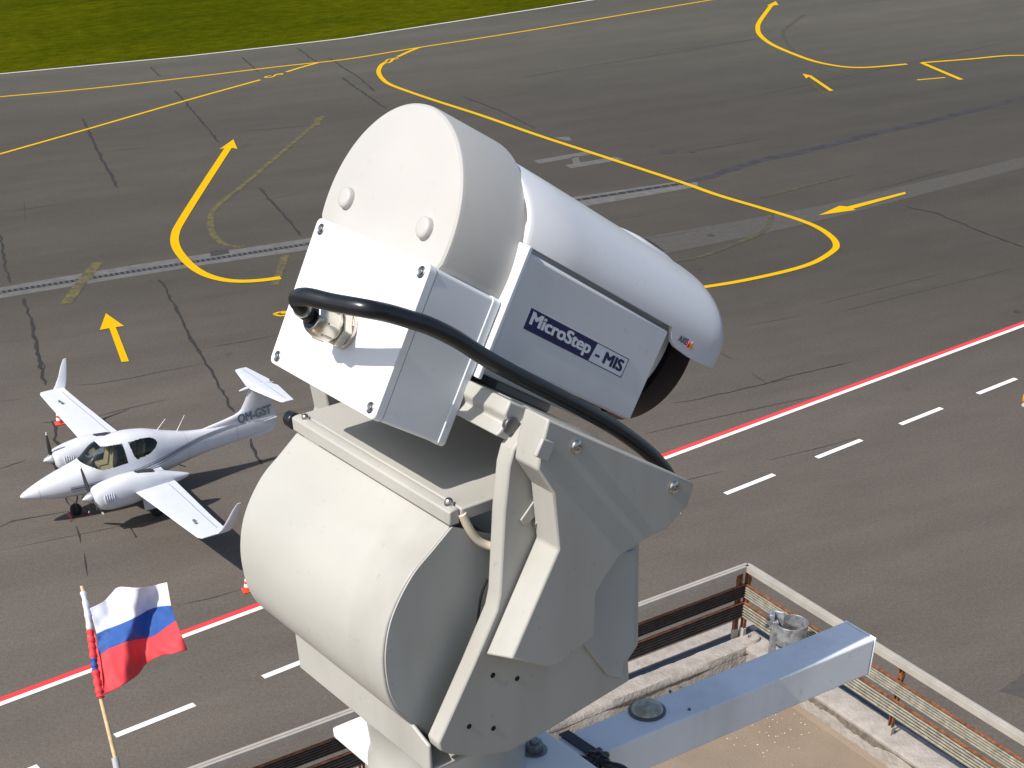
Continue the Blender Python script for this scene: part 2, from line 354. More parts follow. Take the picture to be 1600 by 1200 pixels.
# patches and lanes on the apron
sheet('light_patch', [gp(q) for q in (
    [(1000, 372), (1195, 338), (1300, 318), (1600, 245), (1600, 262), (1310, 338), (1180, 368), (1010, 402)],
    [(880, 395), (1010, 372), (1040, 392), (900, 420)])], M['lightpatch'], .004)
sheet('concrete_patch', [gp(q) for q in (
    [(834, 251), (920, 236), (926, 241), (843, 256)], [(883, 258), (961, 245), (975, 249), (892, 263.5)], [(893, 246), (903, 244.5), (907, 254), (896, 256)],
    [(865, 215), (890, 213.5), (893, 220), (884, 220)])], M['patch'], .006)
sheet('dark_patch', [[ground(p) for p in [(1561, 1080), (1598, 1054), (1680, 1010), (1700, 1080), (1600, 1091)]]], M['darkpatch'], .006)  # one darker area of ground at the lower right
# drain
top = gp([(-60, 459), (0, 449.2), (160, 422), (300, 400), (478, 373), (700, 339), (897, 308), (1090, 279)])
bot = gp([(-60, 477), (0, 466), (160, 439.5), (320, 414), (478, 391), (700, 355), (910, 323), (1090, 292)])
sheet('drain_channel', [[top[i], bot[i], bot[i+1], top[i+1]] for i in range(len(top)-1)], M['concrete_strip'], .004)
gl = [lerp(ground(a), ground(b), .5) for a, b in (((-60, 464), (-60, 472)), ((0, 453.5), (0, 460.5)), ((475, 379), (475, 385.5)), ((907, 309), (907, 315)), ((1065, 285), (1065, 289)))]
sheet('drain_slot', ribbon(gl, .34), M['grate'], .008)
bars = []
for i in range(len(gl)-1):
    a, b = gl[i], gl[i+1]; L_ = (b-a).length; t = (b-a)/L_; n = Vector((-t.y, t.x, 0)); k = 0.
    while k < L_:
        p = a+t*k; bars.append([p-n*.15, p-n*.15+t*.09, p+n*.15+t*.09, p+n*.15]); k += .24 if i < 2 else .5
sheet('drain_grate', bars, M['iron'], .012)
sheet('drain_cover', [gp([(327, 393), (356, 388), (359, 396), (330, 401)])], M['joint'], .006)
# tar strip
ts = gp([(1060, 287), (1100, 279), (1150, 262), (1185, 250.5), (1250, 238), (1300, 226), (1384, 204.5), (1450, 190), (1600, 153), (1800, 108)])
tj = []
for i in range(len(ts)-1):
    for k in range(8): tj.append(lerp(ts[i], ts[i+1], k/8)+Vector((random.uniform(-.05, .05), random.uniform(-.05, .05), 0)))
sheet('tar_strip', ribbon(tj, [random.uniform(.5, .66) for _ in tj]), M['stripe'], .006)
# cracks and joints
CZ = [0]
def crackline(px, w, jit, step=.35):
    P = gp(px); out = []
    for i in range(len(P)-1):
        n = max(1, int((P[i+1]-P[i]).length/step)); t = (P[i+1]-P[i]).normalized(); nn = Vector((-t.y, t.x, 0))
        for k in range(n): out.append(lerp(P[i], P[i+1], k/n)+nn*random.gauss(0, jit))
    out.append(P[-1]); ws = [w*random.uniform(.5, 1.25) for _ in out]; ws[0] = ws[-1] = w*.2
    CZ[0] += 1; return [[Vector((p[0], p[1], .00002*(CZ[0] % 20))) for p in q] for q in ribbon(out, ws)]
cr = []
for px, w in (([(0, 367), (6, 405), (16, 442)], .12), ([(36.4, 465.7), (47.5, 497), (55.4, 529), (65, 573), (71, 602)], .14), ([(64, 560), (68, 572), (63, 584)], .06),
              ([(80, 658), (83, 668), (92, 700)], .12), ([(118, 821.7), (124, 836), (126, 848)], .07), ([(130.7, 865), (133, 880), (136.4, 900)], .06),
              ([(248.6, 435.6), (272, 475), (294.5, 522.7), (320, 564), (348, 611), (367, 644.6)], .13), ([(389, 680), (392, 690), (400, 706), (410, 726)], .11),
              ([(130, 185.6), (145, 219.4), (165, 260), (184, 293)], .16), ([(273, 141.7), (290, 160), (314, 189), (330, 208), (342.6, 222.7)], .13),
              ([(405, 293.6), (435.4, 327.4), (455, 350), (472.5, 369.6)], .14), ([(236, 105), (250, 120)], .1), ([(378, 89.4), (390, 100), (405, 113)], .12),
              ([(463, 75), (480, 86), (494, 97)], .12), ([(512, 89), (535, 105), (560, 120), (585, 143)], .12), ([(535, 121), (560, 140), (603, 169.8)], .14),
              ([(722, 150.5), (760, 165), (785, 175), (837, 201)], .09), ([(1417, 323), (1465, 334), (1539, 364.5), (1600, 386.4)], .11),
              ([(1126, 550), (1135, 556), (1144, 562)], .05), ([(1175, 583), (1188, 592), (1198, 599)], .05), ([(1052, 631), (1090, 624), (1140, 612), (1196, 600), (1228, 590), (1280, 577), (1334, 565)], .05),
              ([(112, 785), (101, 772), (104, 785), (112, 793)], .04), ([(93, 697), (100, 712)], .05), ([(1196, 600), (1240, 592)], .04), ([(1590, 1050), (1598, 1056)], .03)):
    cr += crackline(px, w, .035)
sheet('asphalt_crack', cr, M['crack'], .008)
jn = []
for px, w in (([(0, 733), (20, 726), (40, 720)], .05), ([(0, 823), (20, 814.5), (109, 798.7)], .07), ([(120, 602), (152, 600), (210, 590), (250, 581), (317.6, 568.7)], .05),
              ([(313.5, 545), (380, 534), (430.7, 524)], .04), ([(0, 627), (35, 624)], .06), ([(64, 661), (80, 660), (88, 656)], .06), ([(152, 651), (200, 638), (259.7, 624.6)], .05), ([(303, 716), (345, 709.6)], .03),
              ([(322, 748), (405, 733)], .04), ([(432, 647.5), (497, 634)], .04), ([(100, 989), (135, 984)], .03), ([(286, 944), (330, 935), (377, 921)], .035),
              ([(1156, 511), (1256, 492)], .04), ([(1275, 476), (1486, 424)], .025), ([(1008, 678), (1132, 648.8), (1280, 618)], .05), ([(1202, 719), (1280, 700), (1344, 682.8)], .04),
              ([(1060, 753), (1080, 748.8), (1130, 737)], .04), ([(956.5, 344.8), (1019.5, 334)], .10), ([(1000, 376), (1100, 358)], .05), ([(1350, 298.7), (1400, 288), (1482, 265)], .05), ([(1300, 490), (1600, 416)], .02),
              ([(0, 332), (100, 318)], .04), ([(160, 236), (245, 230)], .05), ([(0, 243), (110, 236)], .04), ([(170, 350), (230, 342)], .05), ([(0, 343), (37, 338)], .04), ([(370, 206), (540, 192)], .04), ([(400, 315), (480, 300)], .05),
              ([(37, 314), (39, 343)], .07), ([(395, 465), (445, 452)], .03), ([(0, 492), (12, 490)], .06), ([(0, 536), (60, 527)], .05), ([(640, 700), (700, 690)], .04), ([(470, 505), (700, 460)], .04),
              ([(430, 1010), (470, 1000)], .02), ([(0, 860), (300, 800)], .02), ([(1060, 240), (1205, 215)], .05), ([(820, 120), (1200, 58)], .06), ([(1180, 150), (1600, 60)], .05)):
    jn += crackline(px, w, .012, 1.2)
sheet('asphalt_joint', jn, M['joint'], .0075)
# manhole-like small dark marks
def disc(px, rx, n=14):
    c = ground(px); return [Vector((c.x+math.cos(2*math.pi*k/n)*rx*random.uniform(.75, 1.1), c.y+math.sin(2*math.pi*k/n)*rx*random.uniform(.75, 1.1), 0)) for k in range(n)]
sheet('oil_spot', [disc((1111, 368), .22), disc((1043, 237), .45), disc((1082, 238), .15), disc((1590, 487), .2)], M['oil'], .0065)
# yellow markings
YW = .26
Y = []; YZ = [0]
def lift(polys):
    YZ[0] += 1; return [[Vector((p[0], p[1], .0004*(YZ[0] % 24))) for p in q] for q in polys]
def yl(px, w=YW, n=6, curve=True):
    P = gp(px); P = crom(P, n) if curve else P; Y.extend(lift(ribbon(P, w)))
yl([(-60, 156), (0, 151.5), (148.5, 138), (294, 121.5), (439, 104), (540, 93), (655, 74.5), (841, 45.5), (1100, 2), (1300, -30)], .24)
yl([(-60, 258), (0, 241), (135, 202.5), (290, 157.6), (407, 125)], .25)
yl([(447.5, 112.8), (470, 105.8), (496, 98.5)], .26)
yl([(655, 74.5), (640, 80.5), (621.5, 89)], .28)
yl([(602.5, 97.5), (596, 102), (592, 109), (592.5, 116), (598, 124), (608, 131.5), (631, 140.7), (680, 157.5), (750, 180), (841, 211.8), (932, 241.5), (1060, 283.5), (1121, 305), (1195, 327), (1249, 344), (1279, 356.5), (1299, 370.5), (1306.5, 382), (1302, 392), (1276, 408.5), (1240, 421), (1180, 435), (1116, 446.5), (1000, 462), (860, 474), (700, 485), (560, 490), (470, 489), (440, 488.5)], .30)
yl([(428, 491.5), (436, 488.5), (446, 488.6), (452, 492), (438, 494), (428, 491.5)], .14)
# the small figures in the lines' gaps
yl([(413.5, 121.3), (421, 121.5), (427, 120), (432, 116.8), (440, 115.2), (440.5, 116.6), (434, 117.5)], .16)
yl([(413.5, 121.3), (418, 119.4), (424, 119)], .16)
yl([(602, 98), (606, 98.6), (611, 96.5), (614, 92.5), (620, 90.5), (621, 92)], .18); yl([(602, 97), (606, 93.5), (612, 92)], .16); yl([(613, 94), (620, 93)], .14)
def wpoly(px): Y.extend(lift([gp(px)]))
yl([(438.6, 434.4), (408.5, 438.4), (377, 440), (348, 437.5), (320, 429), (298, 415), (280, 395), (273.3, 380), (274, 366), (281, 350), (314, 297), (359, 228)], .40)
wpoly([(364.7, 218.2), (343, 233.5), (359, 231), (371, 233.2)])
wpoly([(165.6, 490.2), (156, 516.4), (171, 513.5), (181, 511.8), (194, 510)]); wpoly([(171, 513.5), (190, 566.4), (201.8, 565.3), (181, 511.8)])
yl([(1417, 100.6), (1380.6, 104), (1347, 106), (1316.5, 104.6), (1276, 97.2), (1239, 84.4), (1205, 69.2), (1188, 55.7), (1184, 45.6), (1187, 33.8), (1205, 9)], .34)
wpoly([(1212, 2.3), (1198, 9.2), (1208, 9), (1216.5, 8.3)])
wpoly([(1254, 115.6), (1259.5, 123), (1264, 120.5), (1268.8, 118.8)]); wpoly([(1264, 120.8), (1296.5, 143), (1302, 142), (1268, 119)])
wpoly([(1279.2, 337), (1311.4, 322.3), (1325, 323.5), (1337, 328.8)]); wpoly([(1325, 323.2), (1331, 327.4), (1415.5, 303.5), (1414, 300.6)])
yl([(1700, 88), (1600, 87.2), (1566, 88), (1515.6, 92.8), (1440, 98.6)], .30)
yl([(1440, 98.6), (1470, 111.5), (1502, 125)], .32, curve=False)
yl([(1433, 125.2), (1477, 121.4)], .2, curve=False)
sheet('yellow_marking', Y, M['yellow'], .014)
Y = []
yl([(506, 182), (450, 230), (381, 288.6), (337.5, 324), (329, 345), (332.4, 364.5), (344, 378), (358, 384), (381, 386)], .30)
yl([(153.6, 410), (127, 442), (103, 475)], .50); yl([(446.5, 399), (429, 446)], .35, curve=False)
yl([(506, 182), (493, 186), (497, 196)], .3, curve=False)
sheet('faded_marking', Y, M['faded'], .009)
Y = []
yl([(1205, 334), (1202, 351), (1188, 364.5), (1161, 376), (1104, 398), (1050, 410)], .26)
yl([(1190, 309), (1235.5, 297), (1330, 273)], .22)
yl([(1256, 23.6), (1227, 45.6), (1225, 59), (1239, 79)], .3); yl([(1262, 125), (1297, 155)], .2, curve=False)
sheet('faint_marking', Y, M['faint'], .0085)
# white dashes, red and white line
DA = .6462; dd = Vector((math.cos(DA), math.sin(DA), 0)); dn = Vector((-dd.y, dd.x, 0)); D0 = Vector((-9.6201, 26.83894, 0))
sheet('dashed_line', [q for k in range(-3, 16) for q in ribbon([D0+dd*4.0688*k, D0+dd*(4.0688*k+2.13)], .19)], M['white_line'], .010)
B0 = D0+dn*3.11
sheet('white_line', ribbon([B0-dd*30, B0+dd*70], .17), M['white_line'], .010)
sheet('red_line', ribbon([B0+dn*.19-dd*30, B0+dn*.19+dd*70], .21), M['red_line'], .010)
sheet('distant_field', [[(-1500, 600), (1500, 600), (1500, 2500), (-1500, 2500)]], M['grass'], -.3, 'structure')

# ================================================================== BUILDING: roof corner with parapet and railing
A0 = ground((1168, 881), 14.4)
aL, aR = R(32.8), R(-58.67)
eL = Vector((-math.cos(aL), -math.sin(aL), 0)); eR = Vector((math.cos(aR), math.sin(aR), 0))   # away from the corner along each side
FB = Fr((A0.x, A0.y, 0), eL, eR, (0, 0, 1))      # (along left side, along right side, height)
bld = thing('building', FB(2, 2, 0), 'lower roof corner of the terminal, tan screed inside a rough concrete parapet', 'building')
mb = MB(); mb.prism(FB, [(-.17, -.17), (9, -.17), (9, 9), (-.17, 9)], 2, 0, 13.6); mb.build('wall', M['render'], bld)
mb = MB(); mb.prism(FB, [(.0, .1), (8.9, .1), (8.9, 8.9), (.0, 8.9)], 2, 13.604, 13.76); mb.build('roof_deck', M['roofing'], bld, smooth=0)
def rough_block(poly_fn, n, m, name, amp=.008, stain=False):   # a kerb whose edges wander: sections along its length
    rings = []
    for i in range(n+1):
        t = i/n; sec = poly_fn(t); rings.append([p+Vector((random.uniform(-amp, amp), random.uniform(-amp, amp), random.uniform(-amp, amp)*.7)) for p in sec])
    mb = MB(); mb.ring(rings); return mb
# outer ledge (white concrete) + flashing strip + kerb, left side then right side
mb = MB(); mb.prism(FB, [(-.17, -.165), (9, -.165), (9, -.055), (-.17, -.055)], 2, 13.602, 13.898)
mb.prism(FB, [(-.17, -.055), (-.125, -.055), (-.125, .0), (-.17, .0)], 2, 13.602, 13.896); mb.build('ledge', M['concrete'], bld, bevel=.004)
mb = MB(); mb.prism(FB, [(-.118, -.05), (9, -.05), (9, .005), (-.118, .005)], 2, 13.70, 13.886)
mb.prism(FB, [(-.17, .006), (-.118, .006), (-.118, 9), (-.17, 9)], 2, 13.70, 13.884); mb.build('flashing', M['flashing'], bld)
def kerb_left(t):
    x = lerp(-.112, 8.9, t**1.6); lo = 13.74; g = .5+.5*math.sin(x*9)
    return [FB(x, .010, lo), FB(x, .006, 13.90), FB(x, .125+.012*g, 13.905), FB(x, .150, 13.885-.02*g), FB(x, .158, lo)]
def kerb_right(t):
    y = lerp(-.0, 8.9, t**1.6); y = y+.012; off = .0 if (y < 1.30) else -.02
    return [FB(-.115+off, y, 13.74), FB(-.118+off, y, 13.902), FB(.045, y, 13.905), FB(.066, y, 13.893), FB(.072, y, 13.74)]
k1 = rough_block(kerb_left, 170, None, 'kerb', .0025); k1.build('kerb', M['concrete'], bld, smooth=50)
k2 = rough_block(kerb_right, 170, None, 'kerb', .002); k2.build('kerb', M['concrete'], bld, smooth=50)
# dark runs of water stain just under the inner arris of each kerb: thin irregular skins on its inner face
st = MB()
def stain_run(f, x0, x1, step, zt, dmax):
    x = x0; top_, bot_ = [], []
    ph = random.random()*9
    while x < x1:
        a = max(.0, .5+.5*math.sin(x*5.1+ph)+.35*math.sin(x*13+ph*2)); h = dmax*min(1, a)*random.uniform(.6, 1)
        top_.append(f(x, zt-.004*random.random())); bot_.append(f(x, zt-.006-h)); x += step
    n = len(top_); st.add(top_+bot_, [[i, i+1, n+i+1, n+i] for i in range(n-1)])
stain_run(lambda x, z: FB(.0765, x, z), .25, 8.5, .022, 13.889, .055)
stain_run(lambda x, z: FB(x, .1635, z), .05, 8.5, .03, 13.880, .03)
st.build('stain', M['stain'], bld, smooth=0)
# pipe-shaped hollow and mortar blob at the corner of the left kerb
mb = MB(); mb.ring([[FB(-.03+math.cos(a)*r, .09+math.sin(a)*r*.9, z) for a in [2*math.pi*k/22 for k in range(22)]] for r, z in ((.052, 13.895), (.045, 13.925), (.036, 13.928), (.030, 13.909))], caps=True)
mb.build('mortar_collar', M['concrete'], bld)
# screed ridges + chips lying on the roof
mb = MB()
for k in range(150):
    if k < 100: c = ground((random.gauss(1195, 45), random.gauss(1120, 28)), 13.762)
    else: c = FB(random.uniform(.2, 1.6), random.uniform(.7, 3), 13.762)
    r = random.uniform(.002, .0065); q = [c+Vector((math.cos(a)*r*random.uniform(.6, 1.3), math.sin(a)*r*random.uniform(.6, 1.3), 0)) for a in (0, 1.2, 2.5, 3.8, 5)]
    mb.add(q+[c+Vector((0, 0, r*.8))], [[i, (i+1) % 5, 5] for i in range(5)]+[[4, 3, 2, 1, 0]])
ch = mb.build('roof_chips', M['pebble'], bld, smooth=0); ch['kind'] = 'stuff'
mb = MB(); mb.ring([[FB(.094+dx, y, z) for dx, z in ((-.02, 13.761), (-.02, 13.772), (.004, 13.768), (.02, 13.761))] for y in [.2+.1*k+random.uniform(-.01, .01) for k in range(80)]])
mb.build('screed_fillet', M['roofing'], bld)

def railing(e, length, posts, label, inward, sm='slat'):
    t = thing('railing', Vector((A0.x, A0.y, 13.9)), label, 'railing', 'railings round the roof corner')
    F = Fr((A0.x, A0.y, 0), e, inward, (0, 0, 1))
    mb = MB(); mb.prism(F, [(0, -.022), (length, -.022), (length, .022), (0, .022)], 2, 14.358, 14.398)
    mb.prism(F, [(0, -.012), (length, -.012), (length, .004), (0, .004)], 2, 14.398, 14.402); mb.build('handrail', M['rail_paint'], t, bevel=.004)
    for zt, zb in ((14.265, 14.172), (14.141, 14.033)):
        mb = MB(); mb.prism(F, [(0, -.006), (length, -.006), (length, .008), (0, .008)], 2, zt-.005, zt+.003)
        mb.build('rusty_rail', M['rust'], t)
        mb = MB(); mb.prism(F, [(0.004, -.0045), (length, -.0045), (length, -.003), (0.004, -.003)], 2, zb+.004, zt-.006); mb.build('backing_sheet', M['dark_slat'], t)  # dark sheet set behind the slats so their gaps come out dark
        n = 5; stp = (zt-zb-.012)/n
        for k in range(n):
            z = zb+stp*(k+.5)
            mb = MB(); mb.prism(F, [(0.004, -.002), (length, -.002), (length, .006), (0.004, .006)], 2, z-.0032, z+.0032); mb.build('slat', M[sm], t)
    for x in posts:
        mb = MB()
        for dx in (-.012, .012): mb.prism(F, [(x+dx-.004, -.030), (x+dx+.004, -.030), (x+dx+.004, -.006), (x+dx-.004, -.006)], 2, 13.93, 14.357)
        for z in (14.29, 14.05): mb.prism(F, [(x-.018, -.034), (x+.018, -.034), (x+.018, -.0065), (x-.018, -.0065)], 2, z-.014, z+.014)
        mb.build('post', M['rust'], t, bevel=.0015)
        mb = MB(); mb.prism(F, [(x-.021, -.03), (x+.021, -.03), (x+.021, -.004), (x-.021, -.004)], 2, 13.885, 13.955); mb.build('post_foot', M['rail_paint'], t, bevel=.002)
    return t
railing(eR, 8, [.0, 1.325, 2.65, 3.98], 'rusty slatted railing running from the corner to the lower right edge', eL)
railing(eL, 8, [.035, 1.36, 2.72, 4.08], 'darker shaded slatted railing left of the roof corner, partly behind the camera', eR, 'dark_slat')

# pipe clamp on the kerb corner
tc = thing('pipe_clamp', ground((1208, 1006), 13.9), 'galvanised open pipe clamp standing on the kerb behind the blue-grey beam', 'clamp')
zc = 14.34
ctr = ground((1237, 982), zc)
mb = MB()
def arc_strip(c, r, a0, a1, z0, z1, th=.004, n=36):
    rs = []
    for k in range(n+1):
        a = lerp(a0, a1, k/n); u = Vector((math.cos(a), math.sin(a), 0))
        rs.append([c+u*r+zx*(z0-c.z), c+u*(r+th)+zx*(z0-c.z), c+u*(r+th)+zx*(z1-c.z), c+u*r+zx*(z1-c.z)])
    mb.ring(rs)
arc_strip(ctr, .088, R(150), R(150+330), 14.26, 14.38)
mb.build('clamp_ring', M['zinc'], tc, bevel=.0015)
lft = ctr-Vector((.102, 0, 0)); fw = Vector((.2, .98, 0)).normalized()
mb = MB(); mb.bar(lft+zx*.055+fw*.03+Vector((-.01, 0, 0)), lft+zx*.055-fw*.01+Vector((.055, .01, 0)), .012, .10); mb.bar(lft+Vector((-.022, -.02, .055)), lft+Vector((-.012, .055, .055)), .03, .09)
mb.build('clamp_flange', M['zinc'], tc, bevel=.003)
mb = MB(); mb.cyl(lft+Vector((-.05, -.015, .03)), lft+Vector((-.015, 0, .03)), .012, 6); mb.cyl(lft+Vector((-.05, -.015, .075)), lft+Vector((-.015, 0, .075)), .012, 6); mb.build('bolt', M['dark_steel'], tc)
ft = ground((1209, 1000), 13.9)
mb = MB(); mb.bar(Vector((lft.x+.0, lft.y-.01, 13.90)), lft+zx*.06+Vector((0, -.01, 0)), .035, .045, up=Vector((0, 1, 0))); mb.build('clamp_foot', M['zinc'], tc, bevel=.003)

# ================================================================== BEAM (square tube) that carries the head
ba = R(3.7); bd = hx*math.cos(ba)+sx*math.sin(ba); bs = sx*math.cos(ba)-hx*math.sin(ba)
bo = FP(.4805, .0403, 0)-bd*.4805                # centre line passes the tube's far end
FBm = Fr(bo+zx*0, bd, bs, zx)
tbm = thing('support_beam', FBm(0, 0, -.406), 'blue-grey square steel tube sticking out to the right under the camera', 'beam')
mb = MB(); mb.prism(FBm, [(-.55, -.0195), (.4805, -.0195), (.4805, .0195), (-.55, .0195)], 2, -.409, -.371); mb.build('tube', M['beam'], tbm, bevel=.0022, seg=3)
mb = MB(); mb.prism(FBm, [(.481, -.0198), (.4825, -.0198), (.4825, .0198), (.481, .0198)], 2, -.4095, -.3705); mb.build('end_cap', M['beam'], tbm, bevel=.0006)
cpt = FBm.inv(FBm.on((1012, 1112), 2, -.371)); cx_, cy_ = cpt.x, cpt.y-.001
mb = MB(); mb.ring([[FBm(cx_+math.cos(a)*r, cy_+math.sin(a)*r, z) for a in [2*math.pi*k/40 for k in range(40)]] for r, z in ((.0162, -.3712), (.0162, -.3695), (.0148, -.3688), (.0142, -.369))]); mb.build('cap_rim', M['dark_steel'], tbm, smooth=50)
mb = MB(); mb.ring([[FBm(cx_+math.cos(a)*r, cy_+math.sin(a)*r, z) for a in [2*math.pi*k/40 for k in range(40)]] for r, z in ((.0140, -.3692), (.0135, -.3675), (.0118, -.3658), (.0085, -.3645), (.004, -.3638), (.0012, -.3637))]); mb.build('domed_cap', mat('khaki_cap', (.42, .40, .31), .35, .1, var=.2, scale=200), tbm, smooth=60)
mb = MB(); mb.cyl(FBm(cx_, cy_, -.3640), FBm(cx_, cy_, -.3632), .0016, 16); mb.build('rivet', M['zinc'], tbm)
for q in ((1047, 1081), (1077, 1109)):
    p = FBm.inv(FBm.on(q, 2, -.371)); mb = MB(); mb.cyl(FBm(p.x, p.y, -.3712), FBm(p.x, p.y, -.3700), .0014, 12); mb.build('rivet', M['dark_steel'], tbm)
# mast below the beam (out of frame)
mb = MB(); mb.cyl(FBm(-.20, 0, -.4095), FBm(-.20, 0, -.4095)-zx*(18.1021-.4095-13.76), .03, 24); mb.build('mast', M['beam'], tbm)
# strap
tst = thing('cable_strap', FBm(.17, 0, -.371), 'black strap tied in a knot round the beam next to the base plate', 'strap')
p = FBm.inv(FBm.on((905, 1165), 2, -.371)); hs = p.x
mb = MB(); mb.prism(FBm, [(hs-.006, -.0206), (hs+.004, -.0206), (hs+.008, .0216), (hs-.002, .0216)], 2, -.3702, -.3688); mb.prism(FBm, [(hs-.002, -.412), (hs+.008, -.412), (hs+.008, -.3688), (hs-.002, -.3688)], 1, .0202, .0216)
mb.build('strap_band', M['black'], tst)
mb = MB(); c = FBm(hs+.001, .0255, -.3715)
for k in range(6):
    a = random.uniform(0, 6.28); e1 = Vector((math.cos(a), math.sin(a), random.uniform(-.3, .6))).normalized(); mb.tube([c-e1*.009, c+Vector((0, 0, .004)), c+e1*.010], [.003, .0052, .0028], 10)
mb.build('knot', M['black'], tst, smooth=60)
mb = MB(); mb.tube(crom([c, c+Vector((.008, -.010, .002)), c+Vector((.022, -.012, -.004)), c+Vector((.034, -.03, -.02))], 5), [.004]*15+[.0025], 8); mb.tube(crom([c, c+Vector((-.01, -.004, .004)), c+Vector((-.022, .002, .003))], 4), .003, 8)
mb.build('strap_tail', M['black'], tst, smooth=60)

# ================================================================== PAN-TILT HEAD
tp = thing('pan_tilt_head', FP(.055, -.01, -.371), 'beige pan and tilt head with a rounded drum and yoke arms beneath the camera', 'pan tilt head')
# drum with its curved cover
prof = crom([Vector((a, b, 0)) for a, b in ((.010, -.106), (-.0052, -.1168), (-.0234, -.1300), (-.0395, -.1510), (-.047, -.173), (-.048, -.1950), (-.0445, -.2130), (-.036, -.2280), (-.0169, -.2503))], 6)
poly = [(p.x, p.y) for p in prof]+[(.05, -.262), (.12, -.256), (.12, -.165), (.012, -.165)]
mb = MB(); mb.prism(FP, poly, 1, -.105, .080); mb.build('drum', M['beige'], tp, bevel=.0012, smooth=30)
mb = MB(); mb.prism(FP, [(p.x+.002, p.y+.001) for p in prof][1:-1]+[(.04, -.255), (.06, -.13)], 1, .0802, .0815); mb.build('drum_end', M['head_grey'], tp, smooth=0)
# front rail and tray rim
mb = MB(); mb.prism(FP, [(.0085, -.1055), (.0085, -.0965), (.012, -.0955), (.016, -.0955), (.016, -.1055)], 1, -.108, .0815); mb.build('front_rail', M['beige'], tp, bevel=.001)
mb = MB(); mb.box(FP, .0165, .115, -.1075, .083, -.104, -.0955); mb.build('top_plate', M['beige'], tp, bevel=.0012)
def button(F, c, ax, r=.0033, h=.0022, m='steel', name='screw', par=tp, sgn=1):
    ctr = Vector(c); d = Vector((0, 0, 0)); d[ax] = sgn; o = [k for k in range(3) if k != ax]; rings = []
    for rr, hh in ((1, 0), (1, .35), (.86, .7), (.55, .95), (.42, 1.0), (.40, .55)):
        rg = []
        for k in range(24):
            q = ctr+d*h*hh; a = 2*math.pi*k/24; q[o[0]] += math.cos(a)*r*rr; q[o[1]] += math.sin(a)*r*rr; rg.append(F(*q))
        rings.append(rg)
    mb = MB(); mb.ring(rings); return mb.build(name, M[m], par, smooth=30)
button(FP, (.014, .0735, -.0955), 2, .0030, .004); button(FP, (.014, -.098, -.0955), 2, .0026, .003)
mb = MB(); mb.cyl(FP(.0115, -.1165, -.1005), FP(.0115, -.1082, -.1005), .0058, 24); mb.build('rail_knob', M['black'], tp, bevel=.001)
# hose under the rail
hp = [FP.on(q, 1, s_) for q, s_ in (((722, 803), .082), ((733, 826), .083), ((747, 844), .084), ((765, 853), .087), ((790, 856), .094))]
mb = MB(); mb.tube(crom(hp, 5), .0028, 12); mb.build('hose', M['hose'], tp, smooth=60)
wp = [FP.on(q, 1, .088) for q in ((762, 905), (752, 930), (747, 965), (742, 1000))]
mb = MB(); mb.tube(crom(wp, 5), .0009, 8); mb.build('wire', M['black'], tp, smooth=60)
# side plate of the panning body
sp_poly = [(.0565, -.0425), (.0465, -.0500), (.0388, -.0570), (.0353, -.0660), (.0310, -.093), (.0257, -.147), (.0228, -.157), (.0032, -.189), (-.0277, -.2365), (-.0262, -.243), (-.0188, -.249), (.0006, -.2600), (.0291, -.2685), (.0645, -.2656), (.0916, -.2616), (.1383, -.2550), (.1365, -.2370), (.1455, -.2280), (.1420, -.1480), (.135, -.120), (.10, -.085)]
mb = MB(); mb.prism(FP, sp_poly, 1, .0945, .1075); mb.build('side_plate', M['beige'], tp, bevel=.0014, smooth=25)
mb = MB(); mb.prism(FP, [(.045, -.262), (.050, -.165), (.055, -.137), (.115, -.137), (.135, -.15), (.137, -.225), (.13, -.25)], 1, -.11, .0944); mb.build('motor_body', M['head_grey'], tp, bevel=.003)
mb = MB(); mb.prism(FP, [(.088, -.150), (.094, -.143), (.137, -.152), (.139, -.226), (.130, -.236), (.130, -.249), (.115, -.240), (.088, -.200)], 1, .1078, .1105); mb.build('motor_cover', M['head_grey'], tp, bevel=.0025)
for q in ((.018, -.2023), (.0377, -.2126), (-.0027, -.2334), (.0169, -.2434)):
    mb = MB(); mb.cyl(FP(q[0], .1060, q[1]), FP(q[0], .10775, q[1]), .0019, 16); mb.build('screw_hole', M['hole'], tp)
# skirt below the drum, neck, base plate
mb = MB(); mb.prism(FP, [(-.0735, -.234), (.076, -.234), (.0985, -.2425), (.0985, -.2655), (-.0735, -.2655)], 0, -.030, -.027); mb.box(FP, -.0268, .11, -.0735, .0985, -.2655, -.262); mb.build('skirt', M['beige'], tp, bevel=.0012)
mb = MB(); mb.ring([[FP(.055+math.cos(a)*r, -.012+math.sin(a)*r, z) for a in [2*math.pi*k/48 for k in range(48)]] for r, z in ((.066, -.266), (.066, -.292), (.060, -.300), (.058, -.335), (.062, -.345), (.062, -.3595))]); mb.build('neck', M['beige'], tp, smooth=35)
mb = MB(); mb.box(FP, .012, .148, -.117, .088, -.3705, -.3600); mb.build('base_plate', M['white_plastic'], tp, bevel=.0025, seg=3)
bp_ = FP.inv(FP.on((835, 1172), 2, -.3595))
for q in ((bp_.x, bp_.y), (.03, .07)):
    mb = MB(); mb.cyl(FP(q[0], q[1], -.3600), FP(q[0], q[1], -.3585), .0105, 32); mb.build('washer', M['zinc'], tp)
    mb = MB(); mb.cyl(FP(q[0], q[1], -.3585), FP(q[0], q[1], -.3515), .0075, 6); mb.cyl(FP(q[0], q[1], -.3515), FP(q[0], q[1], -.3485), .0040, 20); mb.build('bolt', M['zinc'], tp, bevel=.0006)
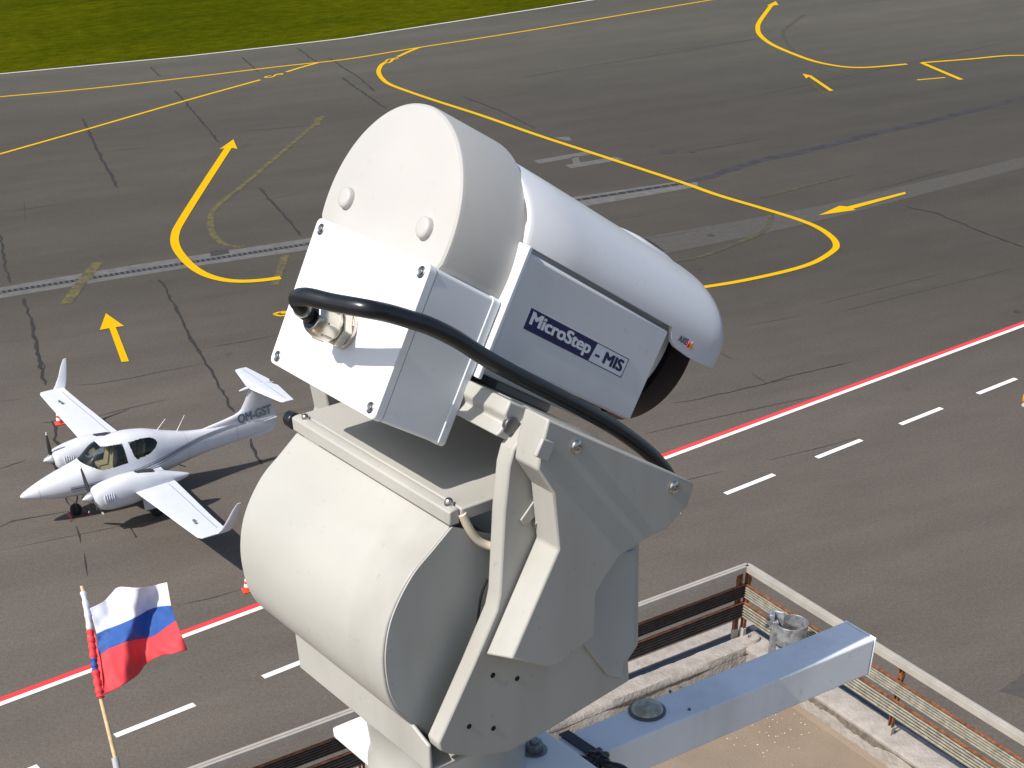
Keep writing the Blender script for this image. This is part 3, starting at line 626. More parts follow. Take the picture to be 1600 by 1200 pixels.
# tilting arms (in the camera's own tilted frame)
arm = [(.0565, -.0037), (.1960, -.0037), (.1990, -.0178), (.1903, -.0352), (.1750, -.0465), (.1590, -.0620), (.1545, -.0790), (.1534, -.0889), (.1690, -.1150), (.1500, -.1385), (.1400, -.1430), (.1062, -.1430), (.1058, -.0705), (.0832, -.0409), (.0640, -.0318), (.0600, -.0212)]
for lo, hi in ((.1095, .1320), (-.1570, -.1345)):
    mb = MB(); aw = list(arm); q_ = arm.index((.1062, -.1430)); aw[q_] = (.1056, -.1500); aw[q_-1] = (.1400, -.1450)
    a_in, a_out = (aw, arm) if lo > 0 else (arm, aw)
    mb.ring([[FC(x, lo, z) for x, z in a_in], [FC(x, hi, z) for x, z in a_out]]); mb.build('yoke_arm', M['beige'], tp, bevel=.0013, smooth=25)
button(FC, (.0847, .1320, -.0115), 1, .0042, .0026); button(FC, (.1782, .1320, -.0107), 1, .0042, .0026)
mb = MB(); mb.prism(FC, [(.0548, -.004), (.0548, -.0125), (.0590, -.0165), (.0548, -.0250), (.078, -.0250), (.078, -.004)], 1, -.134, .098); mb.build('cross_bar', M['beige'], tp, bevel=.0012)
mb = MB(); mb.cyl(FC(.062, .0960, -.0165), FC(.062, .1000, -.0165), .0052, 24); mb.build('pivot_cap', M['dark_steel'], tp, bevel=.0008)
mb = MB(); mb.box(FC, .076, .150, -.12, .094, -.0085, -.0035); mb.build('platform', M['beige'], tp, bevel=.001)
bq = FC.inv(FC.on((838, 816), 1, .1080)); mb = MB(); mb.cyl(FC(bq.x, .1077, bq.z), FC(bq.x, .1120, bq.z), .0036, 20); mb.build('screw', M['steel'], tp, bevel=.0008)
# raised lug on the arm's front flange
l0 = FC.inv(FC.on((842, 690), 0, .0585)); mb = MB(); mb.box(FC, .0555, .066, .1321, .1352, l0.z-.008, l0.z+.003); mb.build('lug', M['beige'], tp, bevel=.0008)
l1 = [FC.inv(FC.on(q, 1, .1078)) for q in ((834, 780), (812, 812), (818, 822), (840, 800))]
mb = MB(); mb.prism(FC, [(q.x, q.z) for q in l1], 1, .1078, .1092); mb.build('bracket', M['beige'], tp, bevel=.0004)

# ================================================================== SURVEILLANCE CAMERA
tcam = thing('surveillance_camera', FC(.11, -.0145, .0), 'large white outdoor camera housing with sunshield, tilted down towards the apron', 'camera')
SC, UC, RC = -.0145, .0565, .0665
# housing body: box + round bezel
mb = MB(); mb.prism(FC, [(-.0895, .0135), (.0605, .0135), (.0605, .0730), (.0530, .0742), (.0520, .084), (.03, .100), (-.0145, .108), (-.059, .100), (-.081, .084), (-.082, .0742), (-.0895, .0730)], 0, .0600, .1925)
hb = mb.build('housing', M['housing'], tcam, bevel=.0016, seg=3)
mb = MB(); mb.prism(FC, [(-.0905, .0), (.0610, -.0010), (.0610, .0765), (-.0905, .0765)], 0, .0570, .0603); mb.build('rear_flange', M['white_plastic'], tcam, bevel=.0008)
mb = MB(); mb.box(FC, .0605, .178, -.075, .046, .0022, .0133); mb.box(FC, .10, .150, -.05, .030, -.0034, .0020); mb.build('mounting_foot', M['housing'], tcam, bevel=.001)
def circ(a, r, uc, n=64, sc=SC): return [FC(a, sc+math.cos(2*math.pi*k/n)*r, uc+math.sin(2*math.pi*k/n)*r) for k in range(n)]
mb = MB(); mb.ring([circ(.1926, .0500, .0650), circ(.222, .0505, .0640)]); mb.build('front_bezel', M['housing'], tcam, smooth=50)
mb = MB(); mb.ring([circ(.2221, .0512, .0632), circ(.2240, .0535, .0625), circ(.2450, .0530, .0625), circ(.2480, .0510, .0625)]); mb.build('lens_window', M['black_glass'], tcam, smooth=50)
# rear dome cap
def dome(a, off=0., bot=.0):
    pts = []; r = RC-off
    for k in range(61):
        t = lerp(R(-9), R(189), k/60); x = SC+math.cos(t)*r; z = UC+math.sin(t)*r*.985; pts.append(FC(a, x, z))
    pts += [FC(a, SC-.0600-bot+off, .0378), FC(a, SC+.0600+bot-off, .0378)]
    return pts
mb = MB(); mb.ring([dome(.0100, .0040), dome(.0104, .0020), dome(.0116, .0006), dome(.0135, 0), dome(.0585, -.0020, .004), dome(.0605, -.0020, .004)]); cp_ = mb.build('rear_cap', M['cap_plastic'], tcam, smooth=24)
for q in ((541, 309), (663, 356)):
    c = FC.inv(FC.on(q, 0, .0085)); mb = MB()
    mb.ring([[FC(a, c.y+math.cos(2*math.pi*k/32)*r, c.z+math.sin(2*math.pi*k/32)*r) for k in range(32)] for a, r in ((.0102, .0062), (.0075, .0060), (.0064, .0052), (.0061, .0035))]); mb.build('peg', M['cap_plastic'], tcam, smooth=45)
# sunshield: lofted arch
def arch(a, hw, ztop, zbot, th=0., n=44, tail=.0):
    pts = []; zc_ = max(zbot+.001, .079)
    zc_ = .0765
    for k in range(n+1):
        t = math.pi*k/n; c, s_ = math.cos(t), math.sin(t)
        x = SC+math.copysign(abs(c)**1.04, c)*(hw-.0032); z = zc_+(ztop-zc_)*abs(s_)**1.0; pts.append((x, z))
    pts = [(SC+hw-.0032, zbot)]+pts+[(SC-hw+.0032, zbot)]
    return pts
secs = [(.0590, .0722, .1182, .0775), (.0612, .0738, .1192, .0775), (.10, .0762, .1198, .0775), (.16, .0778, .1200, .0775), (.1905, .0778, .1202, .0775), (.1935, .0778, .1202, .0762), (.1960, .0778, .1202, .0725), (.1985, .0778, .1202, .0690), (.2040, .0778, .1202, .0668), (.2200, .0776, .1200, .0655), (.2340, .0776, .1200, .0658), (.2430, .0771, .1195, .0664), (.2480, .0760, .1184, .0674), (.2508, .0742, .1165, .0690), (.2518, .0722, .1145, .0705)]
mb = MB(); outer = [[FC(a, x, z) for x, z in arch(a, hw, zt, zb)] for a, hw, zt, zb in secs]; inner = [[FC(a, x, z) for x, z in arch(a, hw-.0028, zt-.0028, zb)] for a, hw, zt, zb in secs]
n = len(outer[0]); rings = [o+i[::-1] for o, i in zip(outer, inner)]; mb.ring(rings, True, False)
for q in (0, -1): mb.add(outer[q]+inner[q], [[k, k+1, n+k+1, n+k] for k in range(n-1)])
shd = mb.build('sunshield', M['shield'], tcam, smooth=40)
mb = MB(); pp = [(x, z) for x, z in arch(.0605, .0712, .1172, .0762)]; mb.prism(FC, pp, 0, .0612, .0628); mb.build('shield_end_plate', M['shield'], shd, smooth=30)
# top adjuster bump on the shield
mb = MB(); mb.ring([[FC(a, SC+x*w, .1165+h*math.sqrt(max(0, 1-x*x))) for x in [-1+2*k/16 for k in range(17)]] for a, w, h in ((.180, .002, .001), (.188, .018, .0050), (.198, .022, .0058), (.222, .022, .0052), (.238, .018, .0025))], close=False); mb.build('shield_boss', M['shield'], tcam, smooth=60)
# label
LS = .0607
lb = [(.0756, .0352), (.1683, .0352), (.1683, .0475), (.0756, .0475)]
mb = MB(); mb.prism(FC, lb, 1, .0605, LS); lab = mb.build('label', M['label_white'], hb, smooth=0)
mb = MB(); mb.prism(FC, [(.0756, .0352), (.1352, .0352), (.1372, .0475), (.0756, .0475)], 1, LS, LS+.00012)
for q in (((.1352, .0352), (.1683, .0357)), ((.1352, .0470), (.1683, .0475)), ((.1678, .0352), (.1683, .0475))):
    mb.box(FC, q[0][0], q[1][0], LS, LS+.00012, q[0][1], q[1][1])
mb.build('label_print', M['navy'], hb, smooth=0)
text_mesh('label_text', 'MicroStep', M['label_white'], hb, lambda x, y, k: FC(.0782+x, LS+.00025+k*.00002, .0366+y), .0552, .0098, bold=.042)
text_mesh('label_text', '- MIS', M['navy'], hb, lambda x, y, k: FC(.1388+x, LS+.00025+k*.00002, .0380+y), .0268, .0072, bold=.042)
# maker's mark on the shield
def shx(u): return SC+.0778+.0004
text_mesh('maker_mark', 'AXIS', M['navy'], shd, lambda x, y, k: FC(.2035+x, SC+.0752+k*.00002, .0712+y), .0095, .0040, bold=.02)
mb = MB(); mb.prism(FC, [(.2132, .0708), (.2160, .0708), (.2146, .0746)], 1, SC+.0746, SC+.0752); mb.build('maker_mark', M['red_line'], shd, smooth=0)
mb = MB(); mb.prism(FC, [(.2156, .0708), (.2192, .0708), (.2174, .0752)], 1, SC+.0747, SC+.0753); mb.build('maker_mark', M['amber'], shd, smooth=0)
# junction box
bx = [(-.0640, -.0450), (.0565, -.0450), (.0565, .0430), (-.0640, .0430)]
def rrect(x0, x1, y0, y1, r, n=6):
    out = []
    for cx, cy, a0 in ((x1-r, y1-r, 0), (x0+r, y1-r, 90), (x0+r, y0+r, 180), (x1-r, y0+r, 270)):
        for k in range(n+1): a = R(a0+90*k/n); out.append((cx+math.cos(a)*r, cy+math.sin(a)*r))
    return out
tb = MB(); tb.prism(FC, rrect(-.0640, .0565, -.0450, .0430, .0025), 0, .0062, .0560); jb = tb.build('junction_box', M['white_plastic'], tcam, smooth=30)
tb = MB(); tb.prism(FC, rrect(-.0645, .0570, -.0455, .0435, .0038), 0, -.0002, .0056); lid = tb.build('lid', M['white_plastic'], jb, bevel=.0006, smooth=35)
tb = MB(); tb.prism(FC, rrect(-.0645, .0570, -.0455, .0435, .0028), 0, .0498, .0558); tb.build('box_rear_lip', M['white_plastic'], jb, bevel=.0008, smooth=35)
for q in ((-.0604, .0376), (.0507, .0378), (-.0606, -.0403), (.0500, -.0400)):
    q = (q[0]+.003*(q[0] < 0), q[1])
    mb = MB(); mb.ring([[FC(a, q[0]+math.cos(2*math.pi*k/28)*r, q[1]+math.sin(2*math.pi*k/28)*r) for k in range(28)] for a, r in ((.0006, .0034), (-.0006, .0034), (-.0009, .0029), (-.0003, .0018))]); mb.build('screw', M['dark_steel'], jb, smooth=30)
    mb = MB(); mb.cyl(FC(-.0004, *q), FC(-.0011, *q), .0013, 6); mb.build('screw', M['steel'], jb)
# cable gland
gs, gu = .0015, -.0080
def gring(a, r, n=32): return [FC(a, gs+(-a)*.17+math.cos(2*math.pi*k/n)*r, gu+math.sin(2*math.pi*k/n)*r) for k in range(n)]
mb = MB(); mb.ring([gring(-.0002, .0112), gring(-.0035, .0112)]); mb.ring([gring(-.0035, .0118, 6), gring(-.0100, .0118, 6)]); mb.ring([gring(-.0100, .0092), gring(-.0135, .0092)])
mb.ring([gring(-.0135, .0108, 32), gring(-.0230, .0108), gring(-.0275, .0092), gring(-.0290, .0080)]); gld = mb.build('cable_gland', M['nickel'], tcam, bevel=.0005, smooth=30)
for k in range(8):
    a = 2*math.pi*k/8; mb = MB(); mb.bar(FC(-.0145, gs+.0025+math.cos(a)*.0108, gu+math.sin(a)*.0108), FC(-.0225, gs+.0038+math.cos(a)*.0108, gu+math.sin(a)*.0108), .002, .001); mb.build('knurl', M['nickel'], gld)
mb = MB(); mb.cyl(FC(-.0290, gs+.005, gu), FC(-.0294, gs+.005, gu), .0074, 24); mb.build('seal', M['black'], gld)
# cable
g0 = FC(-.0292, gs+.005, gu)
cpts = [FC(-.020, gs+.0035, gu), g0, FC(-.036, gs+.0045, gu+.0010)]
fixed = [((473, 481), 0, -.0435), ((464, 468), 0, -.0480), ((480, 464), 0, -.0500), ((520, 473), 0, -.0450), ((570, 482), 0, -.0385)]
for q, ax, v in fixed: cpts.append(FC.on(q, ax, v))
pa, pb = FC.on((570, 482), 0, -.0385), FC.on((850, 608), 1, .086); da, db = (pa-CAM).dot(FWD), (pb-CAM).dot(FWD)
for q in ((605, 489), (640, 499), (675, 511), (715, 531), (760, 560), (805, 585)):
    t = (q[0]-570)/280; dep = lerp(da, db, t)-.012*math.sin(math.pi*t)**1.0*(1-t*.5); cpts.append(CAM+ray(q)*dep)
for q, ax, v in (((850, 608), 1, .086), ((900, 634), 1, .087), ((950, 662), 1, .088), ((990, 689), 1, .0900), ((1018, 712), 1, .0930), ((1040, 738), 1, .096), ((1052, 765), 1, .098), ((1050, 800), 1, .100)):
    cpts.append(FC.on(q, ax, v))
mb = MB(); cc = crom(cpts, 8); mb.tube(cc, .00485, 20); mb.build('cable', M['black'], tcam, smooth=60)

# ================================================================== AIRCRAFT
ta = thing('light_aircraft', FA(-3.5, 0, 0), 'white twin-engined propeller aircraft with a T-tail parked on the apron', 'aeroplane')
# x : zbottom, ztop, halfwidth, zwidest
FT = [(-.0, .985, .995, .01, .99), (-.06, .93, 1.05, .075, .99), (-.25, .86, 1.13, .16, 1.0), (-.5, .80, 1.22, .245, 1.01), (-1.0, .71, 1.37, .375, 1.03), (-1.5, .65, 1.49, .475, 1.06), (-2.0, .61, 1.62, .55, 1.10), (-2.5, .59, 1.95, .60, 1.15), (-2.9, .58, 2.06, .62, 1.2), (-3.4, .58, 2.11, .63, 1.22), (-4.0, .60, 2.04, .58, 1.22), (-4.8, .70, 1.80, .43, 1.20), (-5.5, .80, 1.62, .29, 1.2), (-6.2, .87, 1.54, .19, 1.2), (-7.2, .93, 1.50, .10, 1.2), (-8.1, 1.0, 1.46, .045, 1.22), (-8.35, 1.05, 1.44, .03, 1.24)]
FTs = FT[::-1]
def fpt(x, th):
    zb, zt, hw, zm = interp(x, FTs); c, s_ = math.cos(th), math.sin(th); e = .80
    y = hw*math.copysign(abs(c)**e, c); z = zm+(zt-zm if s_ > 0 else zm-zb)*math.copysign(abs(s_)**.92, s_); return y, z
NX, NT = 520, 200
def xs_(i): t = i/NX; return -8.35*(t*.88+.12*t*t)
def in_glass(x, y, z):
    if -3.24 < x < -1.93:
        low = lerp(1.61, 1.37, min(1, (-1.95-x)/.5)) if x > -2.45 else 1.37+.04*(-x-2.45)
        up = 9 if x > -2.50 else (1.955+.02*(x+2.5) if x < -2.62 else 1.955+(x+2.62)*1.3)
        return low < z < up
    if -4.34 < x < -3.42:
        P_ = [(-3.42, 1.93), (-3.75, 1.935), (-4.06, 1.90), (-4.20, 1.86), (-4.30, 1.78), (-4.31, 1.69), (-4.22, 1.60), (-3.98, 1.49), (-3.7, 1.45), (-3.52, 1.45), (-3.46, 1.56)]; ins = False
        for (xa, za), (xb, zb2) in zip(P_, P_[1:]+P_[:1]):
            if (za > z) != (zb2 > z) and x < (xb-xa)*(z-za)/(zb2-za)+xa: ins = not ins
        return ins
    return False
vs, fo, fg, pos = [], [], [], {}
for i in range(NX+1):
    x = xs_(i)
    for j in range(NT):
        y, z = fpt(x, 2*math.pi*j/NT); pos[(i, j)] = (x, y, z); vs.append(FA(x, y, z))
for i in range(NX):
    for j in range(NT):
        k = (j+1) % NT; f = [i*NT+j, i*NT+k, (i+1)*NT+k, (i+1)*NT+j]
        c = [sum(pos[(a, b)][m_] for a, b in ((i, j), (i, k), (i+1, k), (i+1, j)))/4 for m_ in range(3)]
        (fg if in_glass(*c) else fo).append(f)
fo += [list(range(NT)), list(range(NX*NT, (NX+1)*NT))]
fus = mesh_obj('fuselage', vs, fo, M['aircraft'], ta, smooth=60)
mesh_obj('canopy_glass', vs, fg, M['canopy'], fus, smooth=60)
for o in (fus, fus.children[0]):
    bm = bmesh.new(); bm.from_mesh(o.data); bmesh.ops.delete(bm, geom=[v for v in bm.verts if not v.link_faces], context='VERTS'); bm.to_mesh(o.data); bm.free()
mb = MB(); mb.box(FA, -4.4, -1.95, -.42, .42, .95, 1.12); mb.box(FA, -2.32, -2.02, -.38, .38, 1.12, 1.42); mb.build('cabin_floor', M['cabin'], fus)
for x, w in ((-2.95, .2), (-3.85, .2)):
    for y in (-.24, .24):
        mb = MB(); mb.box(FA, x, x+.42, y-.19, y+.19, 1.13, 1.28); mb.prism(FA, [(x+.02, 1.28), (x+.14, 1.28), (x-.02, 1.78), (x-.12, 1.78)], 1, y-.18, y+.18); mb.prism(FA, [(x-.02, 1.78), (x-.12, 1.78), (x-.13, 1.90), (x-.05, 1.90)], 1, y-.1, y+.1)
        mb.build('seat', M['tan'], fus, bevel=.02)
# stripes
def fstripe(pts, w, side):
    rs = []
    for x, z in crom([Vector((a, b, 0)) for a, b in pts], 8) and [(p.x, p.y) for p in crom([Vector((a, b, 0)) for a, b in pts], 8)]:
        row = []
        for zz in (z-w/2, z+w/2):
            zb, zt, hw, zm = interp(x, FTs); s_ = (zz-zm)/((zt-zm) if zz > zm else (zm-zb)); s_ = max(-1, min(1, s_)); s1 = math.copysign(abs(s_)**(1/.92), s_); c1 = math.sqrt(max(0, 1-s1*s1))
            row.append(FA(x, side*(hw*c1**.80+.006), zz))
        rs.append(row)
    mb.ring(rs, close=False)
for side in (1, -1):
    mb = MB()
    for dz, w in ((0, .055), (-.075, .022), (.06, .02)): fstripe([(-1.4, 1.0+dz), (-2.4, 1.02+dz), (-3.1, 1.06+dz), (-4.3, 1.19+dz), (-5.6, 1.38+dz*.7), (-6.7, 1.45+dz*.5), (-7.4, 1.46+dz*.4)], w, side)
    mb.build('stripe', M['grey_stripe'], fus, smooth=60)
for side in (1, -1):
    mb = MB(); mb.tube([FA(-3.33, side*.02, 2.112), FA(-3.33, side*.25, 2.06)], .004, 5); mb.build('hatch_seam', M['grey_stripe'], fus)
def ring_seam(x, parent, w=.012, side=None):
    rows_ = []
    for dx in (0, w): rows_.append([FA(x-dx, y*(1+.004/max(.05, abs(y)+.05)), z+.003*(1 if z > 1.1 else -1)) for y, z in (fpt(x-dx, 2*math.pi*k/60) for k in range(60))])
    mb = MB(); mb.ring([[p for p in rows_[0]], [p for p in rows_[1]]], True, False); mb.build('panel_seam', M['seam'], parent, smooth=60)
for x in (-.52, -1.86, -5.3, -7.05): ring_seam(x, fus)
# wings
def foil(x0, x1, y, z, t=.12, n=14):
    c = x0-x1; up, lo = [], []
    for k in range(n+1):
        s_ = .5*(1-math.cos(math.pi*k/n)); th = t*c*2.97*(.2969*math.sqrt(s_)-.126*s_-.3516*s_*s_+.2843*s_**3-.1015*s_**4)/1.2*.62+.002
        up.append(FA(x0-c*s_, y, z+th*1.15)); lo.append(FA(x0-c*s_, y, z-th*.7))
    return up+lo[::-1][1:-1]
for side in (1, -1):
    sec = [(.3, -2.35, -4.25, .98, .10), (.9, -2.45, -4.18, 1.03, .10), (1.9, -2.72, -4.12, 1.09, .105), (2.05, -2.84, -4.11, 1.10, .115), (3.5, -2.87, -3.99, 1.20, .115), (5.2, -2.90, -3.86, 1.305, .11), (6.30, -2.93, -3.80, 1.375, .10), (6.46, -3.00, -3.82, 1.390, .08)]
    mb = MB(); mb.ring([foil(a, b, side*y, z, t) for y, a, b, z, t in sec]); wg = mb.build('wing', M['aircraft'], ta, smooth=45)
    wl = [(-3.42, -3.86, 6.44, 1.385), (-3.56, -3.95, 6.51, 1.50), (-3.74, -4.04, 6.57, 1.72), (-3.93, -4.14, 6.65, 2.02), (-4.07, -4.19, 6.70, 2.19)]
    def wsec(x0, x1, y, z, th=.035, n=10):
        u_ = [FA(lerp(x0, x1, .5*(1-math.cos(math.pi*k/n))), side*(y+th*math.sin(math.pi*min(1, k/n*1.0))*.8), z) for k in range(n+1)]
        l_ = [FA(lerp(x0, x1, .5*(1-math.cos(math.pi*k/n))), side*(y-th*math.sin(math.pi*k/n)*.5), z) for k in range(n+1)]
        return u_+l_[::-1][1:-1]
    mb = MB(); mb.ring([wsec(*q, th=.05-.03*i/4) for i, q in enumerate(wl)]); mb.build('winglet', M['aircraft'], wg, smooth=50)
    # aileron and flap gaps, filler caps
    mb = MB()
    def wz(y): return interp(y, [(q[0], q[3]) for q in sec])[0]
    for (y0, xa), (y1, xb) in (((2.15, -3.83), (4.2, -3.72)), ((4.25, -3.70), (6.1, -3.60))):
        mb.bar(FA(xa, side*y0, wz(y0)+.050), FA(xb, side*y1, wz(y1)+.046), .014, .004)
    mb.build('aileron_seam', M['grey_stripe'], wg)
    for xx, yy in ((-3.27, 5.42), (-3.30, 5.24)):
        mb = MB(); mb.cyl(FA(xx, side*yy, wz(yy)+.04), FA(xx, side*yy, wz(yy)+.075), .045, 12); mb.build('inspection_cap', M['reg' if yy < 5.3 else 'grey_stripe'], wg)
    # nacelle
    Y0 = side*1.66
    NCl = [(-1.64, .97, 1.33, .175), (-1.70, .84, 1.40, .27), (-1.85, .74, 1.45, .33), (-2.2, .68, 1.52, .37), (-2.7, .68, 1.57, .38), (-3.1, .74, 1.55, .36), (-3.6, .86, 1.46, .30), (-4.2, .94, 1.26, .20), (-4.55, 1.0, 1.14, .10), (-4.68, 1.04, 1.09, .03)]
    rings = []
    for i in range(60):
        x = lerp(-1.64, -4.68, i/59); zb, zt, hw = interp(x, NCl[::-1]); zm = (zb+zt)/2
        rings.append([FA(x, Y0+hw*math.copysign(abs(math.cos(t))**.85, math.cos(t)), zm+(zt-zb)/2*math.copysign(abs(math.sin(t))**.85, math.sin(t))) for t in [2*math.pi*k/40 for k in range(40)]])
    mb = MB(); mb.ring(rings); nc = mb.build('engine_nacelle', M['aircraft'], ta, smooth=60)
    for s2 in (1, -1):                            # louvres on both flanks
        mb = MB()
        for k in range(5): mb.tube([FA(-1.92-.07*k, Y0+s2*.34, 1.28-.0*k), FA(-1.90-.07*k, Y0+s2*(.372), 1.16), FA(-1.90-.07*k, Y0+s2*.365, 1.00)], [.012, .024, .010], 8)
        mb.build('louvre', M['aircraft'], nc, smooth=60)
    mb = MB(); mb.ring([[FA(x, Y0+side*yy, z) for yy, z in ((w_*math.cos(a), zz+hh*math.sin(a)) for a in [math.pi*k/8 for k in range(9)])] for x, w_, hh, zz in ((-2.95, .02, .01, 1.54), (-3.1, .12, .03, 1.53), (-3.5, .13, .03, 1.485), (-3.62, .10, .015, 1.455))], close=False); mb.build('scoop', M['cabin'], nc, smooth=60)
    mb = MB(); mb.cyl(FA(-1.70, Y0+.12, .86), FA(-1.655, Y0+.12, .86), .07, 20); mb.cyl(FA(-1.70, Y0-.12, .86), FA(-1.655, Y0-.12, .86), .07, 20); mb.build('air_intake', M['cabin'], nc)
    mb = MB(); mb.ring([[FA(x, Y0+r*math.cos(t), 1.15+r*math.sin(t)) for t in [2*math.pi*k/28 for k in range(28)]] for x, r in ((-1.33, .006), (-1.36, .035), (-1.43, .085), (-1.52, .13), (-1.60, .158), (-1.64, .165))]); mb.build('spinner', M['alu'], nc, smooth=50)
    for k in range(3):
        a = R((110 if side > 0 else 79)+120*k); d_ = Vector((0, math.cos(a), math.sin(a))); e_ = Vector((0, -math.sin(a), math.cos(a)))
        rings = []
        for r, w_, tw in ((.12, .04, 1.1), (.25, .062, .95), (.45, .068, .7), (.70, .055, .5), (.86, .036, .4), (.92, .015, .35)):
            cpos = Vector((-1.60, Y0, 1.15))+d_*r; ch_ = Vector((math.sin(tw), 0, 0))+e_*math.cos(tw); th_ = Vector((math.cos(tw), 0, 0))-e_*math.sin(tw)
            rings.append([FA(*(cpos+ch_*w_*math.cos(t)+th_*.012*math.sin(t))) for t in [2*math.pi*q/10 for q in range(10)]])
        mb = MB(); mb.ring(rings); mb.build('propeller_blade', M['blade'], nc, smooth=60)
    # white blade tips
    for k in range(3):
        a = R((110 if side > 0 else 79)+120*k); d_ = Vector((0, math.cos(a), math.sin(a))); c0 = Vector((-1.60, Y0, 1.15))
        mb = MB(); mb.tube([FA(*(c0+d_*.84)), FA(*(c0+d_*.925))], [.030, .014], 8); mb.build('blade_tip', M['cone_white'], nc, smooth=60)
    # main gear
    mb = MB(); mb.tube([FA(-3.35, side*1.5, .80), FA(-3.42, side*1.48, .35), FA(-3.5, side*1.48, .20)], .035, 10); g = mb.build('main_gear', M['alu'], ta, smooth=60)
    mb = MB(); mb.ring([[FA(-3.5+r*math.cos(t), side*1.48+dy, .2+r*math.sin(t)) for t in [2*math.pi*k/28 for k in range(28)]] for r, dy in ((.10, .02), (.17, .02), (.20, .045), (.205, .08), (.20, .115), (.17, .14), (.10, .14))]); mb.build('tyre', M['tyre'], g, smooth=50)
    mb = MB(); mb.box(FA, -3.48, -3.12, side*1.62, side*1.635, .30, .78); mb.build('gear_door', M['aircraft'], g)
# nose gear
mb = MB(); mb.tube([FA(-1.72, 0, .70), FA(-1.60, 0, .42), FA(-1.53, 0, .30)], .03, 10); mb.tube([FA(-1.53, .08, .36), FA(-1.52, .08, .18)], .014, 8); mb.tube([FA(-1.53, -.08, .36), FA(-1.52, -.08, .18)], .014, 8); mb.tube([FA(-1.53, -.08, .36), FA(-1.53, .08, .36)], .016, 8)
g = mb.build('nose_gear', M['dark_steel'], ta, smooth=60)
mb = MB(); mb.ring([[FA(-1.52+r*math.cos(t), dy, .18+r*math.sin(t)) for t in [2*math.pi*k/28 for k in range(28)]] for r, dy in ((.08, -.05), (.15, -.055), (.178, -.035), (.182, 0), (.178, .035), (.15, .055), (.08, .05))]); mb.build('tyre', M['tyre'], g, smooth=50)
# tail
fin = [(-5.85, 1.545), (-6.6, 1.66), (-7.15, 1.76), (-7.32, 1.85), (-7.70, 2.40), (-8.36, 2.40), (-8.46, 1.36), (-8.38, 1.33), (-8.2, 1.30), (-7.4, 1.20)]
mb = MB()
def finsec(z, th=.05):
    xa = interp(z, [(.86, -7.42), (.95, -7.2), (1.3, -6.6), (1.545, -5.85), (1.66, -6.6), (1.76, -7.15), (1.85, -7.32), (2.40, -7.70)])[0] if z > 1.3 else -7.2
    xb = lerp(-8.47, -8.36, (z-1.3)/1.1); n = 12
    a_ = [FA(lerp(xa, xb, k/n), th*math.sin(math.pi*(k/n)**.6)+.004, z) for k in range(n+1)]; b_ = [FA(lerp(xa, xb, k/n), -th*math.sin(math.pi*(k/n)**.6)-.004, z) for k in range(n+1)]
    return a_+b_[::-1]
mb.ring([finsec(z, t) for z, t in ((1.36, .055), (1.50, .055), (1.56, .055), (1.62, .055), (1.68, .055), (1.74, .055), (1.80, .055), (1.86, .055), (2.1, .05), (2.41, .045))]); tf = mb.build('tail_fin', M['aircraft'], ta, smooth=50)
mb = MB(); mb.prism(FA, [(-7.0, 1.15), (-7.46, .87), (-8.30, .95), (-8.44, 1.1), (-8.47, 1.36), (-7.5, 1.36)], 1, -.022, .022); mb.build('ventral_fin', M['aircraft'], ta, bevel=.012)
mb = MB(); mb.prism(FA, [(-8.02, 1.31), (-8.50, 1.345), (-8.50, 1.365), (-8.02, 1.335)], 1, -.06, .06); mb.build('trim_tab', M['aircraft'], tf, bevel=.006)
mb = MB()
pl = [(-7.70, .0, .045), (-7.72, .12, .045), (-8.00, 1.60, .028), (-8.03, 1.66, .010)]
def stab(y, x0, x1, th, n=10):
    a_ = [FA(lerp(x0, x1, k/n), y, 2.44+th*math.sin(math.pi*(k/n)**.6)) for k in range(n+1)]; b_ = [FA(lerp(x0, x1, k/n), y, 2.44-th*.8*math.sin(math.pi*(k/n)**.6)-.003) for k in range(n+1)]
    return a_+b_[::-1]
mb.ring([stab(y, a, b, t) for y, a, b, t in ((-1.67, -8.05, -8.40, .008), (-1.60, -7.99, -8.42, .022), (-.30, -7.73, -8.56, .045), (-.10, -7.70, -8.48, .05), (.10, -7.70, -8.48, .05), (.30, -7.73, -8.56, .045), (1.60, -7.99, -8.42, .022), (1.67, -8.05, -8.40, .008))]); tl = mb.build('tailplane', M['aircraft'], ta, smooth=50)
mb = MB(); mb.tube([FA(-7.36, 0, 2.42), FA(-7.42, 0, 2.425), FA(-7.6, 0, 2.44), (FA(-7.9, 0, 2.455)), FA(-8.35, 0, 2.45), FA(-8.56, 0, 2.44)], [.008, .03, .05, .055, .045, .01], 14); mb.build('fin_bullet', M['aircraft'], tl, smooth=60)
mb = MB(); mb.bar(FA(-8.22, -1.5, 2.475), FA(-8.22, 1.5, 2.475), .012, .004); mb.build('elevator_seam', M['grey_stripe'], tl)
for side in (1, -1):
    if side > 0: pf = lambda x, y, k: FA(-7.15-x, .062+k*.0008, 1.455+y+.07*x/1.16)
    else: pf = lambda x, y, k: FA(-8.31+x, -.062-k*.0008, 1.525+y-.07*x/1.16)
    text_mesh('registration', 'OM-GST', M['reg'], tf, pf, 1.18, .28, bold=.04)
for x, z, x2, z2 in ((-4.50, 1.88, -4.85, 2.16), (-5.12, 1.70, -5.47, 2.12)):
    mb = MB(); mb.tube([FA(x, 0, z-.03), FA(lerp(x, x2, .15), 0, lerp(z, z2, .12)), FA(x2, 0, z2)], [.022, .012, .007], 8); mb.build('antenna', M['cone_white'], ta, smooth=60)
mb = MB(); mb.tube([FA(-4.95, .0, .70), FA(-5.2, 0, .55)], [.02, .012], 8); mb.build('antenna', M['cabin'], ta)
